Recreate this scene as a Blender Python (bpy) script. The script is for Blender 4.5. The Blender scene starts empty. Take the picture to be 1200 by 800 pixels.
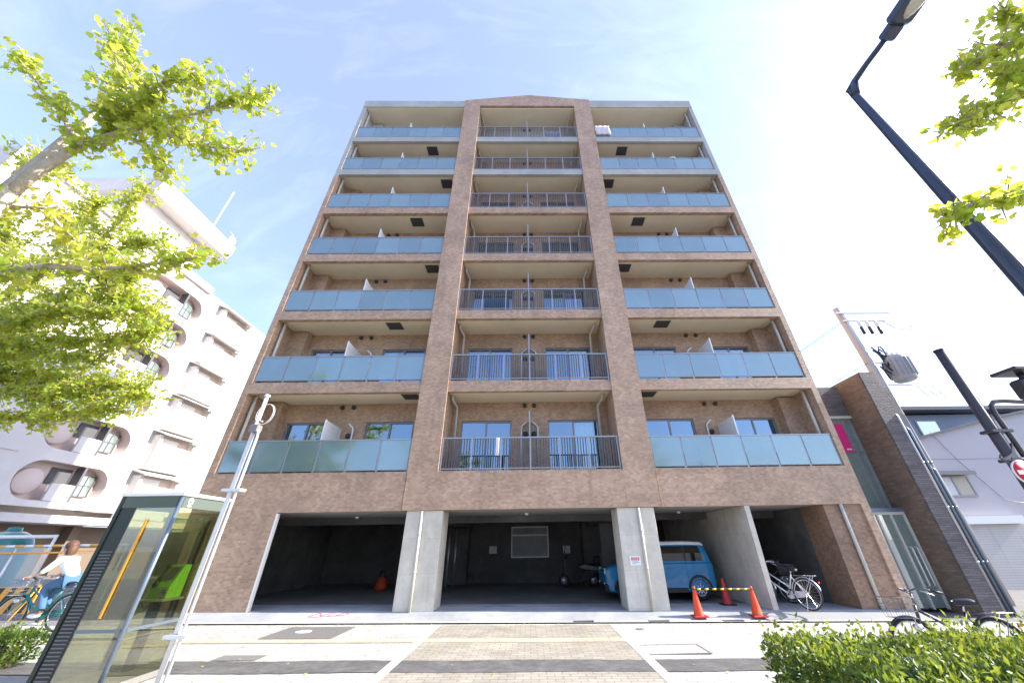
import bpy, math, random
from mathutils import Vector, Matrix, noise
R = math.radians
random.seed(7)
SC = bpy.context.scene
COL = SC.collection

# ------------------------------------------------------------------ camera
cam_d = bpy.data.cameras.new('camera')
cam = bpy.data.objects.new('camera', cam_d); COL.objects.link(cam)
cam_d.sensor_width = 36.0; cam_d.sensor_fit = 'HORIZONTAL'
cam_d.lens = 416.5718 / 1200 * 36
cam_d.shift_x = (600 - 625.7) / 1200
cam_d.shift_y = (392.4 - 400) / 1200
cam_d.clip_start = 0.05; cam_d.clip_end = 3000
_pi, _ya, _ro = .5324, .0185, -.0173
_fw = Vector((math.sin(_ya)*math.cos(_pi), math.cos(_ya)*math.cos(_pi), math.sin(_pi)))
_r = Vector((math.cos(_ya), -math.sin(_ya), 0)); _u = _r.cross(_fw)
_R2 = _r*math.cos(_ro) + _u*math.sin(_ro); _U2 = _u*math.cos(_ro) - _r*math.sin(_ro)
_m = Matrix((( _R2.x, _U2.x, -_fw.x), (_R2.y, _U2.y, -_fw.y), (_R2.z, _U2.z, -_fw.z)))
cam.matrix_world = Matrix.Translation((0, 0, 1.49)) @ _m.to_4x4()
SC.camera = cam

# ------------------------------------------------------------------ sky, sun, exposure
SUN_EL, SUN_AZ = R(31), R(90.7)          # azimuth clockwise from +Y: almost exactly along the facade, from the right
w = bpy.data.worlds.new('World'); SC.world = w; w.use_nodes = True
nt = w.node_tree; nt.nodes.clear()
def N(tree, t, **kw):
    n = tree.nodes.new(t)
    for k, v in kw.items():
        if k.startswith('i_'): n.inputs[k[2:].replace('_', ' ')].default_value = v
        else: setattr(n, k, v)
    return n
sky = N(nt, 'ShaderNodeTexSky', sky_type='NISHITA', sun_disc=False, sun_elevation=SUN_EL, sun_rotation=SUN_AZ)
sky.air_density = 1.0; sky.dust_density = 1.6; sky.ozone_density = 4.5
tc = N(nt, 'ShaderNodeTexCoord')
mp = N(nt, 'ShaderNodeMapping'); mp.inputs['Scale'].default_value = (2.4, 7.5, 3.4); mp.inputs['Rotation'].default_value = (0, 0, R(35))
nz = N(nt, 'ShaderNodeTexNoise', i_Scale=1.6, i_Detail=9.0, i_Roughness=.62); nz.inputs['Distortion'].default_value = .8
cr = N(nt, 'ShaderNodeValToRGB'); cr.color_ramp.elements[0].position = .46; cr.color_ramp.elements[1].position = .86
cr.color_ramp.elements[0].color = (.19, .19, .19, 1); cr.color_ramp.elements[1].color = (.33, .33, .33, 1)   # thin high veil, thicker in wisps
mx = N(nt, 'ShaderNodeMix', data_type='RGBA'); mx.inputs[7].default_value = (4.2, 4.35, 7.0, 1)
bg = N(nt, 'ShaderNodeBackground', i_Strength=.14); out = N(nt, 'ShaderNodeOutputWorld')
L = nt.links.new
L(tc.outputs['Generated'], mp.inputs['Vector']); L(mp.outputs[0], nz.inputs['Vector']); L(nz.outputs['Fac'], cr.inputs[0])
L(cr.outputs[0], mx.inputs[0]); L(sky.outputs[0], mx.inputs[6]); L(mx.outputs[2], bg.inputs[0]); L(bg.outputs[0], out.inputs[0])
sd = bpy.data.lights.new('sun', 'SUN'); sd.energy = 4.2; sd.angle = R(.5); sd.color = (1, .93, .82)
sun = bpy.data.objects.new('sun', sd); COL.objects.link(sun)
sdir = Vector((math.sin(SUN_AZ)*math.cos(SUN_EL), math.cos(SUN_AZ)*math.cos(SUN_EL), math.sin(SUN_EL)))
sun.rotation_euler = sdir.to_track_quat('Z', 'Y').to_euler(); sun.location = (40, -5, 40)
vs = SC.view_settings; vs.view_transform = 'Standard'; vs.look = 'None'; vs.exposure = 1.6; vs.gamma = 1; vs.use_curve_mapping = False
SC.render.engine = 'CYCLES'
SC.cycles.max_bounces = 9; SC.cycles.diffuse_bounces = 5; SC.cycles.transparent_max_bounces = 16
SC.cycles.use_denoising = True
SC.cycles.sample_clamp_indirect = 8

# ------------------------------------------------------------------ materials
def new_mat(name):
    m = bpy.data.materials.new(name); m.use_nodes = True
    b = m.node_tree.nodes['Principled BSDF']; return m, m.node_tree, b
def pbr(name, col, rough=.6, metal=0, var=.12, scale=6, bump=0, spec=.4, coat=0, stain=0):
    m, t, b = new_mat(name)
    b.inputs['Roughness'].default_value = rough; b.inputs['Metallic'].default_value = metal
    b.inputs['Specular IOR Level'].default_value = spec; b.inputs['Coat Weight'].default_value = coat
    o = N(t, 'ShaderNodeTexCoord'); n = N(t, 'ShaderNodeTexNoise', i_Scale=scale, i_Detail=6.0, i_Roughness=.6)
    L = t.links.new
    L(o.outputs['Object'], n.inputs['Vector'])
    mixn = N(t, 'ShaderNodeMix', data_type='RGBA')
    mixn.inputs[6].default_value = (*[c*(1-var) for c in col], 1); mixn.inputs[7].default_value = (*[min(1, c*(1+var)) for c in col], 1)
    L(n.outputs['Fac'], mixn.inputs[0]); src = mixn.outputs[2]
    if stain:
        n2 = N(t, 'ShaderNodeTexNoise', i_Scale=scale*.25, i_Detail=8.0, i_Roughness=.7)
        r2 = N(t, 'ShaderNodeValToRGB'); r2.color_ramp.elements[0].position = .42; r2.color_ramp.elements[1].position = .66
        mm = N(t, 'ShaderNodeMix', data_type='RGBA', blend_type='MULTIPLY'); mm.inputs[0].default_value = stain
        L(o.outputs['Object'], n2.inputs['Vector']); L(n2.outputs['Fac'], r2.inputs[0]); L(src, mm.inputs[6]); L(r2.outputs[0], mm.inputs[7]); src = mm.outputs[2]
    L(src, b.inputs['Base Color'])
    if bump:
        bp = N(t, 'ShaderNodeBump', i_Strength=bump, i_Distance=.02); nb = N(t, 'ShaderNodeTexNoise', i_Scale=scale*6, i_Detail=4.0)
        L(o.outputs['Object'], nb.inputs['Vector']); L(nb.outputs['Fac'], bp.inputs['Height']); L(bp.outputs[0], b.inputs['Normal'])
    return m
def tile(name, c1, c2, mortar, bw, rh, msize=.004, bump=.3, rough=.55, plane='wall', big=.25, offset=.5, bumpd=.006, bigscale=.9):
    m, t, b = new_mat(name); L = t.links.new
    o = N(t, 'ShaderNodeTexCoord'); s = N(t, 'ShaderNodeSeparateXYZ'); c = N(t, 'ShaderNodeCombineXYZ')
    L(o.outputs['Object'], s.inputs[0])
    if plane == 'wall':
        a = N(t, 'ShaderNodeMath', operation='ADD'); L(s.outputs[0], a.inputs[0]); L(s.outputs[1], a.inputs[1])
        L(a.outputs[0], c.inputs[0]); L(s.outputs[2], c.inputs[1])
    else:
        L(s.outputs[0], c.inputs[0]); L(s.outputs[1], c.inputs[1])
    br = N(t, 'ShaderNodeTexBrick'); br.offset = offset
    br.inputs['Scale'].default_value = 1; br.inputs['Brick Width'].default_value = bw; br.inputs['Row Height'].default_value = rh
    br.inputs['Mortar Size'].default_value = msize; br.inputs['Mortar Smooth'].default_value = .1; br.inputs['Bias'].default_value = 0
    br.inputs['Color1'].default_value = (*c1, 1); br.inputs['Color2'].default_value = (*c2, 1); br.inputs['Mortar'].default_value = (*mortar, 1)
    L(c.outputs[0], br.inputs['Vector'])
    n = N(t, 'ShaderNodeTexNoise', i_Scale=bigscale, i_Detail=8.0, i_Roughness=.7); L(o.outputs['Object'], n.inputs['Vector'])
    r = N(t, 'ShaderNodeMapRange'); r.inputs[1].default_value = .3; r.inputs[2].default_value = .7; r.inputs[3].default_value = 1-big; r.inputs[4].default_value = 1+big
    L(n.outputs['Fac'], r.inputs[0])
    mm = N(t, 'ShaderNodeMix', data_type='RGBA', blend_type='MULTIPLY'); mm.inputs[0].default_value = 1
    L(br.outputs['Color'], mm.inputs[6]); L(r.outputs[0], mm.inputs[7])
    # streaks: noise stretched down the wall (or rubbed patches on a floor)
    mp_ = N(t, 'ShaderNodeMapping'); mp_.inputs['Scale'].default_value = (5, 5, .35) if plane == 'wall' else (.5, 1.6, 1)
    n5 = N(t, 'ShaderNodeTexNoise', i_Scale=1.0, i_Detail=6.0, i_Roughness=.65); L(o.outputs['Object'], mp_.inputs[0]); L(mp_.outputs[0], n5.inputs['Vector'])
    r5 = N(t, 'ShaderNodeMapRange'); r5.inputs[1].default_value = .55; r5.inputs[2].default_value = .75; r5.inputs[3].default_value = 1; r5.inputs[4].default_value = .80
    L(n5.outputs['Fac'], r5.inputs[0])
    m5 = N(t, 'ShaderNodeMix', data_type='RGBA', blend_type='MULTIPLY'); m5.inputs[0].default_value = 1
    L(mm.outputs[2], m5.inputs[6]); L(r5.outputs[0], m5.inputs[7]); L(m5.outputs[2], b.inputs['Base Color'])
    b.inputs['Roughness'].default_value = rough; b.inputs['Specular IOR Level'].default_value = .35
    bp = N(t, 'ShaderNodeBump', i_Strength=bump, i_Distance=bumpd)
    inv = N(t, 'ShaderNodeMath', operation='SUBTRACT'); inv.inputs[0].default_value = 1; L(br.outputs['Fac'], inv.inputs[1])
    n3 = N(t, 'ShaderNodeTexNoise', i_Scale=30.0, i_Detail=3.0); L(o.outputs['Object'], n3.inputs['Vector'])
    ad = N(t, 'ShaderNodeMath', operation='ADD'); L(inv.outputs[0], ad.inputs[0]); L(n3.outputs['Fac'], ad.inputs[1])
    L(ad.outputs[0], bp.inputs['Height']); L(bp.outputs[0], b.inputs['Normal'])
    return m
def glass(name, tint, refl=.12, rough=.02, trans=.8, dif=(.3, .4, .45), gl=(1, 1, 1), vary=0):
    # a pane: fresnel-weighted mirror over tinted see-through and a little body colour
    m = bpy.data.materials.new(name); m.use_nodes = True; t = m.node_tree; t.nodes.clear(); L = t.links.new
    o = N(t, 'ShaderNodeOutputMaterial'); g = N(t, 'ShaderNodeBsdfGlossy', i_Roughness=rough); g.inputs['Color'].default_value = (*gl, 1)
    tr = N(t, 'ShaderNodeBsdfTransparent'); tr.inputs[0].default_value = (*tint, 1)
    d = N(t, 'ShaderNodeBsdfDiffuse'); d.inputs[0].default_value = (*dif, 1)
    if vary:
        oi = N(t, 'ShaderNodeObjectInfo'); tc_ = N(t, 'ShaderNodeTexCoord'); nn = N(t, 'ShaderNodeTexNoise', i_Scale=1.3, i_Detail=5.0)
        L(tc_.outputs['Object'], nn.inputs['Vector'])
        sm_ = N(t, 'ShaderNodeMath', operation='ADD'); L(oi.outputs['Random'], sm_.inputs[0]); L(nn.outputs['Fac'], sm_.inputs[1])
        rg = N(t, 'ShaderNodeMapRange'); rg.inputs[1].default_value = .3; rg.inputs[2].default_value = 1.7; rg.inputs[3].default_value = 1-vary; rg.inputs[4].default_value = 1+vary; L(sm_.outputs[0], rg.inputs[0])
        mu = N(t, 'ShaderNodeMix', data_type='RGBA', blend_type='MULTIPLY'); mu.inputs[0].default_value = 1; mu.inputs[6].default_value = (*dif, 1); L(rg.outputs[0], mu.inputs[7]); L(mu.outputs[2], d.inputs[0])
        r2_ = N(t, 'ShaderNodeMapRange'); r2_.inputs[3].default_value = rough*.5; r2_.inputs[4].default_value = rough*1.6; L(nn.outputs['Fac'], r2_.inputs[0]); L(r2_.outputs[0], g.inputs['Roughness'])
    m1 = N(t, 'ShaderNodeMixShader'); m1.inputs[0].default_value = trans; L(d.outputs[0], m1.inputs[1]); L(tr.outputs[0], m1.inputs[2])
    lw = N(t, 'ShaderNodeLayerWeight', i_Blend=.5); pw = N(t, 'ShaderNodeMath', operation='POWER'); pw.inputs[1].default_value = 4.0
    a = N(t, 'ShaderNodeMath', operation='MULTIPLY_ADD'); a.inputs[1].default_value = .85; a.inputs[2].default_value = refl+.03; a.use_clamp = True
    L(lw.outputs['Facing'], pw.inputs[0]); L(pw.outputs[0], a.inputs[0])
    m2 = N(t, 'ShaderNodeMixShader'); L(a.outputs[0], m2.inputs[0]); L(m1.outputs[0], m2.inputs[1]); L(g.outputs[0], m2.inputs[2]); L(m2.outputs[0], o.inputs[0])
    return m
def leafmat(name, a, b_, tr, mixf=.5, scale=9, yellow=None):
    m = bpy.data.materials.new(name); m.use_nodes = True; t = m.node_tree; t.nodes.clear(); L = t.links.new
    o = N(t, 'ShaderNodeOutputMaterial'); tc = N(t, 'ShaderNodeTexCoord'); n = N(t, 'ShaderNodeTexNoise', i_Scale=scale, i_Detail=3.0)
    at = N(t, 'ShaderNodeAttribute', attribute_name='leaf_tone')
    L(tc.outputs['Object'], n.inputs['Vector'])
    mc = N(t, 'ShaderNodeMix', data_type='RGBA'); mc.inputs[6].default_value = (*a, 1); mc.inputs[7].default_value = (*b_, 1); L(at.outputs['Fac'], mc.inputs[0])
    mt = N(t, 'ShaderNodeMix', data_type='RGBA'); mt.inputs[6].default_value = (*tr, 1); mt.inputs[7].default_value = (*(yellow or tr), 1); L(at.outputs['Fac'], mt.inputs[0])
    d = N(t, 'ShaderNodeBsdfPrincipled'); d.inputs['Roughness'].default_value = .45; L(mc.outputs[2], d.inputs['Base Color'])
    tt = N(t, 'ShaderNodeBsdfTranslucent'); L(mt.outputs[2], tt.inputs[0])
    ms = N(t, 'ShaderNodeMixShader'); ms.inputs[0].default_value = mixf; L(d.outputs[0], ms.inputs[1]); L(tt.outputs[0], ms.inputs[2]); L(ms.outputs[0], o.inputs[0])
    return m
M = {}
M['brick'] = tile('brown_mosaic_tile', (.50, .33, .222), (.345, .22, .142), (.41, .30, .212), .105, .056, .005, .35, .5)
M['brickshade'] = tile('shaded_mosaic_tile', (.33, .20, .125), (.22, .13, .08), (.26, .18, .13), .105, .056, .005, .35, .5)  # the brown tile with the right pier's shade painted into its colour
M['concrete'] = tile('fair_faced_concrete', (.58, .535, .445), (.55, .505, .42), (.49, .45, .375), 1.8, .80, .006, .2, .8, big=.20, bigscale=1.7)
M['slabcon'] = pbr('grey_painted_concrete', (.46, .445, .405), .75, var=.1, scale=1.5, stain=.2)
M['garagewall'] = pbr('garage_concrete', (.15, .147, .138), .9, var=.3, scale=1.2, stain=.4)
M['darkfloor'] = pbr('stained_shaded_garage_floor', (.24, .235, .23), .85, var=.25, scale=1.0, stain=.4)  # garage gloom put into the floor colour; the blotches are stains
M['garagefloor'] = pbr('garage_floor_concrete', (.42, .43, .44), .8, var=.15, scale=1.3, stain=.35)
M['soffit'] = pbr('cream_soffit_paint', (.88, .77, .56), .85, var=.05, scale=1.0, stain=.1)
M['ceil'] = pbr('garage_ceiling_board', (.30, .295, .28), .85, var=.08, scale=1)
M['railmetal'] = pbr('grey_aluminium', (.34, .35, .37), .4, metal=.4, var=.05)
M['barmetal'] = pbr('dark_grey_aluminium', (.105, .10, .10), .4, metal=.4, var=.05)
M['darkmetal'] = pbr('bronze_aluminium', (.13, .125, .13), .45, metal=.3, var=.05)
M['frame'] = pbr('window_frame_metal', (.24, .24, .25), .4, metal=.3, var=.05)
M['white'] = pbr('white_paint', (.78, .78, .77), .5, var=.04)
M['pipe'] = pbr('beige_pvc_pipe', (.50, .47, .40), .45, var=.06)
M['trim'] = pbr('pale_metal_trim', (.75, .73, .68), .4, var=.04)
M['black'] = pbr('black_plastic', (.02, .02, .022), .5, var=.2)
M['vent'] = pbr('dark_vent_metal', (.05, .048, .045), .5, var=.1)
M['rubber'] = pbr('tyre_rubber', (.025, .025, .026), .8, var=.2)
M['chrome'] = pbr('bright_steel', (.62, .62, .62), .28, metal=.9, var=.05)
M['galv'] = pbr('galvanised_steel', (.66, .66, .65), .45, metal=.25, var=.08, scale=12)
M['navy'] = pbr('dark_blue_paint', (.028, .04, .075), .4, var=.15, coat=.3)
M['darkpole'] = pbr('charcoal_brown_paint', (.05, .045, .05), .45, var=.15, coat=.2)
M['frost'] = glass('frosted_blue_glass', (.64, .78, .82), .14, .12, .34, (.20, .30, .325), (.86, .97, .98), vary=.25)
M['pane_dark'] = glass('window_pane_blue', (.30, .42, .55), .26, .02, .75, (.05, .09, .14), (.68, .86, 1))
M['pane_clear'] = glass('window_pane_clear', (.85, .92, .97), .18, .02, .95, (.3, .4, .5), (.78, .9, 1))
M['curtain'] = pbr('pale_curtain', (.55, .66, .74), .9, var=.1, scale=3)
M['curtain_beige'] = pbr('beige_curtain', (.50, .45, .37), .9, var=.1, scale=3)
M['curtain_grey'] = pbr('grey_curtain', (.28, .30, .33), .9, var=.1, scale=3)
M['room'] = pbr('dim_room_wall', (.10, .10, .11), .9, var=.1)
M['boothglass'] = glass('booth_glass', (.74, .75, .61), .13, .02, .985, (.2, .2, .12))
M['shopglass'] = glass('shop_glass', (.82, .92, .88), .30, .02, .60, (.34, .46, .42))
M['carblue'] = pbr('blue_car_paint', (.004, .18, .36), .3, var=.04, coat=.8)
M['carglass'] = glass('car_glass', (.06, .08, .09), .05, .02, .3, (.006, .008, .010))
M['orange'] = pbr('orange_cone_plastic', (.72, .075, .02), .45, var=.06)
M['orangedull'] = pbr('dark_orange_plastic', (.42, .05, .015), .6, var=.15)  # a darker orange than the cone plastic
M['reddull'] = pbr('red_cone_plastic', (.45, .03, .03), .5, var=.08)
M['yellow'] = pbr('yellow_plastic', (.75, .50, .03), .45, var=.05)
M['amber'] = pbr('amber_paint', (.72, .36, .05), .5, var=.08)
M['lime'] = pbr('lime_green_plastic', (.20, .50, .06), .35, var=.03)
M['boothgreen'] = pbr('dark_green_header_glass', (.035, .05, .022), .12, var=.1, spec=.6)
M['boothgrey'] = pbr('grey_green_enamel', (.10, .125, .11), .4, var=.05)
M['boothpost'] = pbr('blue_grey_steel', (.16, .20, .25), .35, metal=.5, var=.08)
M['boothdark'] = pbr('dark_green_black_panel', (.018, .024, .018), .35, var=.15)
M['red'] = pbr('red_enamel', (.62, .02, .03), .4, var=.05)
M['redpaint'] = pbr('faded_red_marking_paint', (.42, .16, .18), .8, var=.3, scale=20)
M['magenta'] = pbr('magenta_poster', (.60, .02, .16), .6, var=.05)
M['leafnear'] = leafmat('ginkgo_leaf', (.14, .25, .03), (.36, .36, .06), (.55, .74, .07), .58, yellow=(.97, .88, .14))
M['leafhedge'] = leafmat('hedge_leaf', (.028, .07, .014), (.13, .20, .03), (.12, .23, .02), .36, yellow=(.42, .46, .05))
M['bark'] = pbr('ginkgo_bark', (.42, .37, .31), .9, var=.35, scale=14, bump=.5)
M['stem'] = pbr('hedge_stem', (.05, .045, .025), .9, var=.3, scale=10)
M['white_wall'] = pbr('white_rendered_wall', (.72, .675, .64), .8, var=.06, scale=.8, stain=.18)
M['leaflitter'] = pbr('fallen_ginkgo_leaf', (.45, .36, .06), .7, var=.3, scale=30)
M['pinkshade'] = pbr('shaded_rose_render', (.60, .50, .46), .85, var=.05, scale=.8)  # shade of the white building's recesses painted as rose; shop interior reuses it
M['shopbrown'] = pbr('shop_front_brown', (.16, .12, .09), .7, var=.15)
M['stone'] = tile('dark_split_stone', (.175, .15, .142), (.11, .098, .096), (.07, .062, .06), .34, .055, .004, .9, .7, bumpd=.02)
M['stonebrown'] = tile('brown_stone_tile', (.22, .155, .11), (.15, .105, .075), (.10, .08, .06), .20, .06, .004, .5, .6)
M['housewhite'] = pbr('lavender_white_siding', (.46, .44, .455), .8, var=.04, scale=1)
M['siding'] = pbr('blue_grey_siding', (.20, .25, .33), .6, var=.06, scale=1)
M['shutter'] = tile('roller_shutter_slats', (.50, .475, .45), (.48, .46, .435), (.33, .32, .31), 30, .09, .006, .5, .5, big=.05)
M['paver'] = tile('pale_paving_blocks', (.45, .44, .415), (.37, .365, .345), (.24, .235, .22), .22, .11, .007, .25, .85, plane='floor', big=.14)
M['paverbrown'] = tile('beige_paving_blocks', (.345, .315, .26), (.285, .26, .215), (.20, .185, .155), .22, .11, .008, .3, .85, plane='floor', big=.22, bigscale=1.6)
M['asphalt'] = pbr('worn_asphalt', (.135, .132, .13), .9, var=.4, scale=9, bump=.3, stain=.3)
M['asphaltpale'] = pbr('sun_bleached_asphalt', (.20, .195, .19), .9, var=.15, scale=8, bump=.2, stain=.2)
M['kerb'] = pbr('pale_kerb_concrete', (.62, .61, .58), .8, var=.08, scale=4, stain=.15)
M['tactile'] = tile('worn_yellow_tactile_tiles', (.50, .42, .30), (.44, .38, .29), (.33, .30, .24), .3, .3, .008, .4, .85, plane='floor', big=.15, offset=0)
M['steelplate'] = pbr('dull_steel_plate', (.22, .21, .20), .6, metal=.3, var=.2, scale=12)
M['transformer'] = pbr('grey_transformer_paint', (.33, .34, .36), .5, var=.1)
M['poleconc'] = pbr('spun_concrete_pole', (.42, .40, .38), .85, var=.1, scale=3)
M['porcelain'] = pbr('white_porcelain', (.75, .75, .73), .2, var=.03)
M['mesh'] = glass('teal_mesh_sheet', (.72, .80, .82), .0, .6, .35, (.40, .52, .56))
M['lampglass'] = pbr('lamp_lens', (.55, .50, .42), .15, var=.25, scale=18, coat=.6)
M['skin'] = pbr('skin', (.55, .34, .25), .55, var=.05)
M['jeans'] = pbr('blue_denim', (.06, .14, .25), .85, var=.15, scale=20)
M['shirt'] = pbr('white_cotton', (.75, .75, .74), .9, var=.05)
M['hair'] = pbr('brown_hair', (.10, .05, .03), .6, var=.2)
M['tealbike'] = pbr('teal_paint', (.02, .20, .19), .4, var=.05, coat=.4)
M['whitebike'] = pbr('pearl_white_paint', (.55, .55, .56), .3, var=.03, coat=.5)
M['blackbike'] = pbr('black_frame_paint', (.02, .02, .024), .35, var=.1, coat=.4)
M['futon'] = pbr('floral_quilt', (.62, .56, .58), .9, var=.35, scale=9)
M['towel'] = pbr('pale_blue_towel', (.60, .66, .80), .9, var=.05)
M['saddle'] = pbr('black_saddle_vinyl', (.018, .02, .026), .35, var=.1)
M['paper'] = pbr('white_notice_board', (.62, .63, .62), .7, var=.04)
M['silver'] = pbr('silver_paint', (.5, .5, .5), .35, metal=.6, var=.05)

# ------------------------------------------------------------------ mesh builder
ORG = {}
def perp(d):
    a = Vector((0, 0, 1)) if abs(d.z) < .9 else Vector((1, 0, 0))
    x = d.cross(a).normalized(); return x, d.cross(x).normalized()
class MB:
    def __init__(s): s.v = []; s.f = []; s.sm = []; s.tone = None
    def add(s, vs, fs, smooth=False):
        o = len(s.v); s.v += [tuple(p) for p in vs]
        for f in fs: s.f.append(tuple(i+o for i in f)); s.sm.append(smooth)
        return s
    def box(s, x0, x1, y0, y1, z0, z1, b=0):
        if b <= 0:
            v = [(x, y, z) for z in (z0, z1) for y in (y0, y1) for x in (x0, x1)]
            return s.add(v, [(0, 2, 3, 1), (4, 5, 7, 6), (0, 1, 5, 4), (2, 6, 7, 3), (0, 4, 6, 2), (1, 3, 7, 5)])
        pts = [(x0+b, y0), (x1-b, y0), (x1, y0+b), (x1, y1-b), (x1-b, y1), (x0+b, y1), (x0, y1-b), (x0, y0+b)]
        v = []
        def ring(z, ins):
            cx, cy = (x0+x1)/2, (y0+y1)/2; sx = 1-2*ins/(x1-x0); sy = 1-2*ins/(y1-y0)
            return [(cx+(x-cx)*sx, cy+(y-cy)*sy, z) for x, y in pts]
        v = ring(z0, b)+ring(z0+b, 0)+ring(z1-b, 0)+ring(z1, b)
        f = [tuple(range(7, -1, -1)), tuple(range(24, 32))]
        for r in range(3):
            for i in range(8): j = (i+1) % 8; f.append((r*8+i, r*8+j, r*8+8+j, r*8+8+i))
        return s.add(v, f)
    def quad(s, a, b, c, d): return s.add([a, b, c, d], [(0, 1, 2, 3)])
    def prism(s, poly, axis, a, b):
        # poly of 2D points extruded along axis from a to b
        def P(p, t):
            return {'x': (t, p[0], p[1]), 'y': (p[0], t, p[1]), 'z': (p[0], p[1], t)}[axis]
        n = len(poly); v = [P(p, a) for p in poly]+[P(p, b) for p in poly]
        f = [tuple(range(n-1, -1, -1)), tuple(range(n, 2*n))]+[(i, (i+1) % n, n+(i+1) % n, n+i) for i in range(n)]
        return s.add(v, f)
    def tube(s, pts, r, n=8, cap=True, closed=False):
        pts = [Vector(p) for p in pts]; m = len(pts)
        rs = r if isinstance(r, (list, tuple)) else [r]*m
        v = []; prev = None
        for i, p in enumerate(pts):
            if closed: d = pts[(i+1) % m]-pts[i-1]
            else: d = pts[min(i+1, m-1)]-pts[max(i-1, 0)]
            if d.length < 1e-9: d = Vector((0, 0, 1))
            d.normalize()
            if prev is None: x, y = perp(d)
            else:
                x = prev-d*prev.dot(d)
                x = x.normalized() if x.length > 1e-6 else perp(d)[0]
                y = d.cross(x)
            prev = x
            for k in range(n):
                a = 2*math.pi*k/n; v.append(p+(x*math.cos(a)+y*math.sin(a))*rs[i])
        f = []
        for i in range(m if closed else m-1):
            for k in range(n):
                k2 = (k+1) % n; i2 = (i+1) % m
                f.append((i*n+k, i*n+k2, i2*n+k2, i2*n+k))
        s.add(v, f, True)
        if cap and not closed:
            o = len(s.v)-m*n
            s.f.append(tuple(o+k for k in range(n-1, -1, -1))); s.sm.append(False)
            s.f.append(tuple(o+(m-1)*n+k for k in range(n))); s.sm.append(False)
        return s
    def cyl(s, c, axis, r, h, n=20): 
        c = Vector(c); d = {'x': Vector((1, 0, 0)), 'y': Vector((0, 1, 0)), 'z': Vector((0, 0, 1))}[axis] if isinstance(axis, str) else Vector(axis).normalized()
        return s.tube([c, c+d*h], r, n)
    def lathe(s, prof, c, axis='z', n=24):
        c = Vector(c); v = []; f = []
        ax = {'x': (Vector((1, 0, 0)), Vector((0, 1, 0)), Vector((0, 0, 1))), 'y': (Vector((0, 1, 0)), Vector((0, 0, 1)), Vector((1, 0, 0))), 'z': (Vector((0, 0, 1)), Vector((1, 0, 0)), Vector((0, 1, 0)))}[axis]
        for r, h in prof:
            for k in range(n):
                a = 2*math.pi*k/n; v.append(c+ax[0]*h+(ax[1]*math.cos(a)+ax[2]*math.sin(a))*r)
        for i in range(len(prof)-1):
            for k in range(n): k2 = (k+1) % n; f.append((i*n+k, i*n+k2, (i+1)*n+k2, (i+1)*n+k))
        return s.add(v, f, True)
    def ell(s, c, rx, ry, rz, n=14, m=9):
        v = []; f = []
        for i in range(m+1):
            t = math.pi*i/m
            for k in range(n):
                a = 2*math.pi*k/n; v.append((c[0]+rx*math.sin(t)*math.cos(a), c[1]+ry*math.sin(t)*math.sin(a), c[2]+rz*math.cos(t)))
        for i in range(m):
            for k in range(n): k2 = (k+1) % n; f.append((i*n+k, (i+1)*n+k, (i+1)*n+k2, i*n+k2))
        return s.add(v, f, True)
    def mesh(s, name, mat, org=(0, 0, 0)):
        me = bpy.data.meshes.new(name)
        me.from_pydata([(p[0]-org[0], p[1]-org[1], p[2]-org[2]) for p in s.v], [], s.f)
        me.polygons.foreach_set('use_smooth', s.sm)
        me.materials.append(M[mat] if isinstance(mat, str) else mat)
        if s.tone:
            a = me.attributes.new('leaf_tone', 'FLOAT', 'FACE'); a.data.foreach_set('value', s.tone)
        me.update(); return me
    def build(s, name, mat, parent=None, org=None):
        if parent is not None: o = ORG.get(parent.name, (0, 0, 0))
        else: o = org or (0, 0, 0)
        ob = bpy.data.objects.new(name, s.mesh(name, mat, o)); COL.objects.link(ob)
        if parent is not None: ob.parent = parent; ORG[ob.name] = o
        else: ob.location = o; ORG[ob.name] = o
        return ob
def inst(name, me, parent, off):
    ob = bpy.data.objects.new(name, me); COL.objects.link(ob); ob.parent = parent; ob.location = off; return ob
def tag(o, label, cat, group=None, kind=None):
    o['label'] = label; o['category'] = cat
    if group: o['group'] = group
    if kind: o['kind'] = kind
    return o
def thing(name, label, cat, loc=(0, 0, 0), group=None):
    o = bpy.data.objects.new(name, None); COL.objects.link(o); o.empty_display_size = .3; o.location = loc
    ORG[o.name] = tuple(loc); return tag(o, label, cat, group)
def copy_tree(o, parent=None):
    c = o.copy(); COL.objects.link(c)
    if parent is not None: c.parent = parent
    for ch in list(o.children): copy_tree(ch, c)
    return c
def ground_z(x, y=0):
    x = max(-40, min(40, x)); return -.08-.013*x
def floor_z(x): return .075-.013*x

# ------------------------------------------------------------------ setting: ground, pavement, road
def sheet(name, mat, xs, ys, dz, label, cat):
    mb = MB(); nx = len(xs)
    v = [(x, y, ground_z(x)+dz) for y in ys for x in xs]
    f = [(j*nx+i, j*nx+i+1, (j+1)*nx+i+1, (j+1)*nx+i) for j in range(len(ys)-1) for i in range(nx-1)]
    mb.add(v, f); return tag(mb.build(name, mat), label, cat, kind='structure')
def strip(name, mat, x0, x1, y0, y1, dz, label, cat):
    # a patch with slightly ragged long edges
    r = random.Random(int(x0*10)); n = int((x1-x0)/.12)+2; mb = MB(); v = []
    for i in range(n):
        x = x0+(x1-x0)*i/(n-1)
        for y in (y0, y1): v.append((x, y+r.uniform(-.014, .014)+.02*math.sin(x*2.1+y), ground_z(x)+dz))
    mb.add(v, [(2*i, 2*i+2, 2*i+3, 2*i+1) for i in range(n-1)]); return tag(mb.build(name, mat), label, cat, kind='structure')
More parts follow.
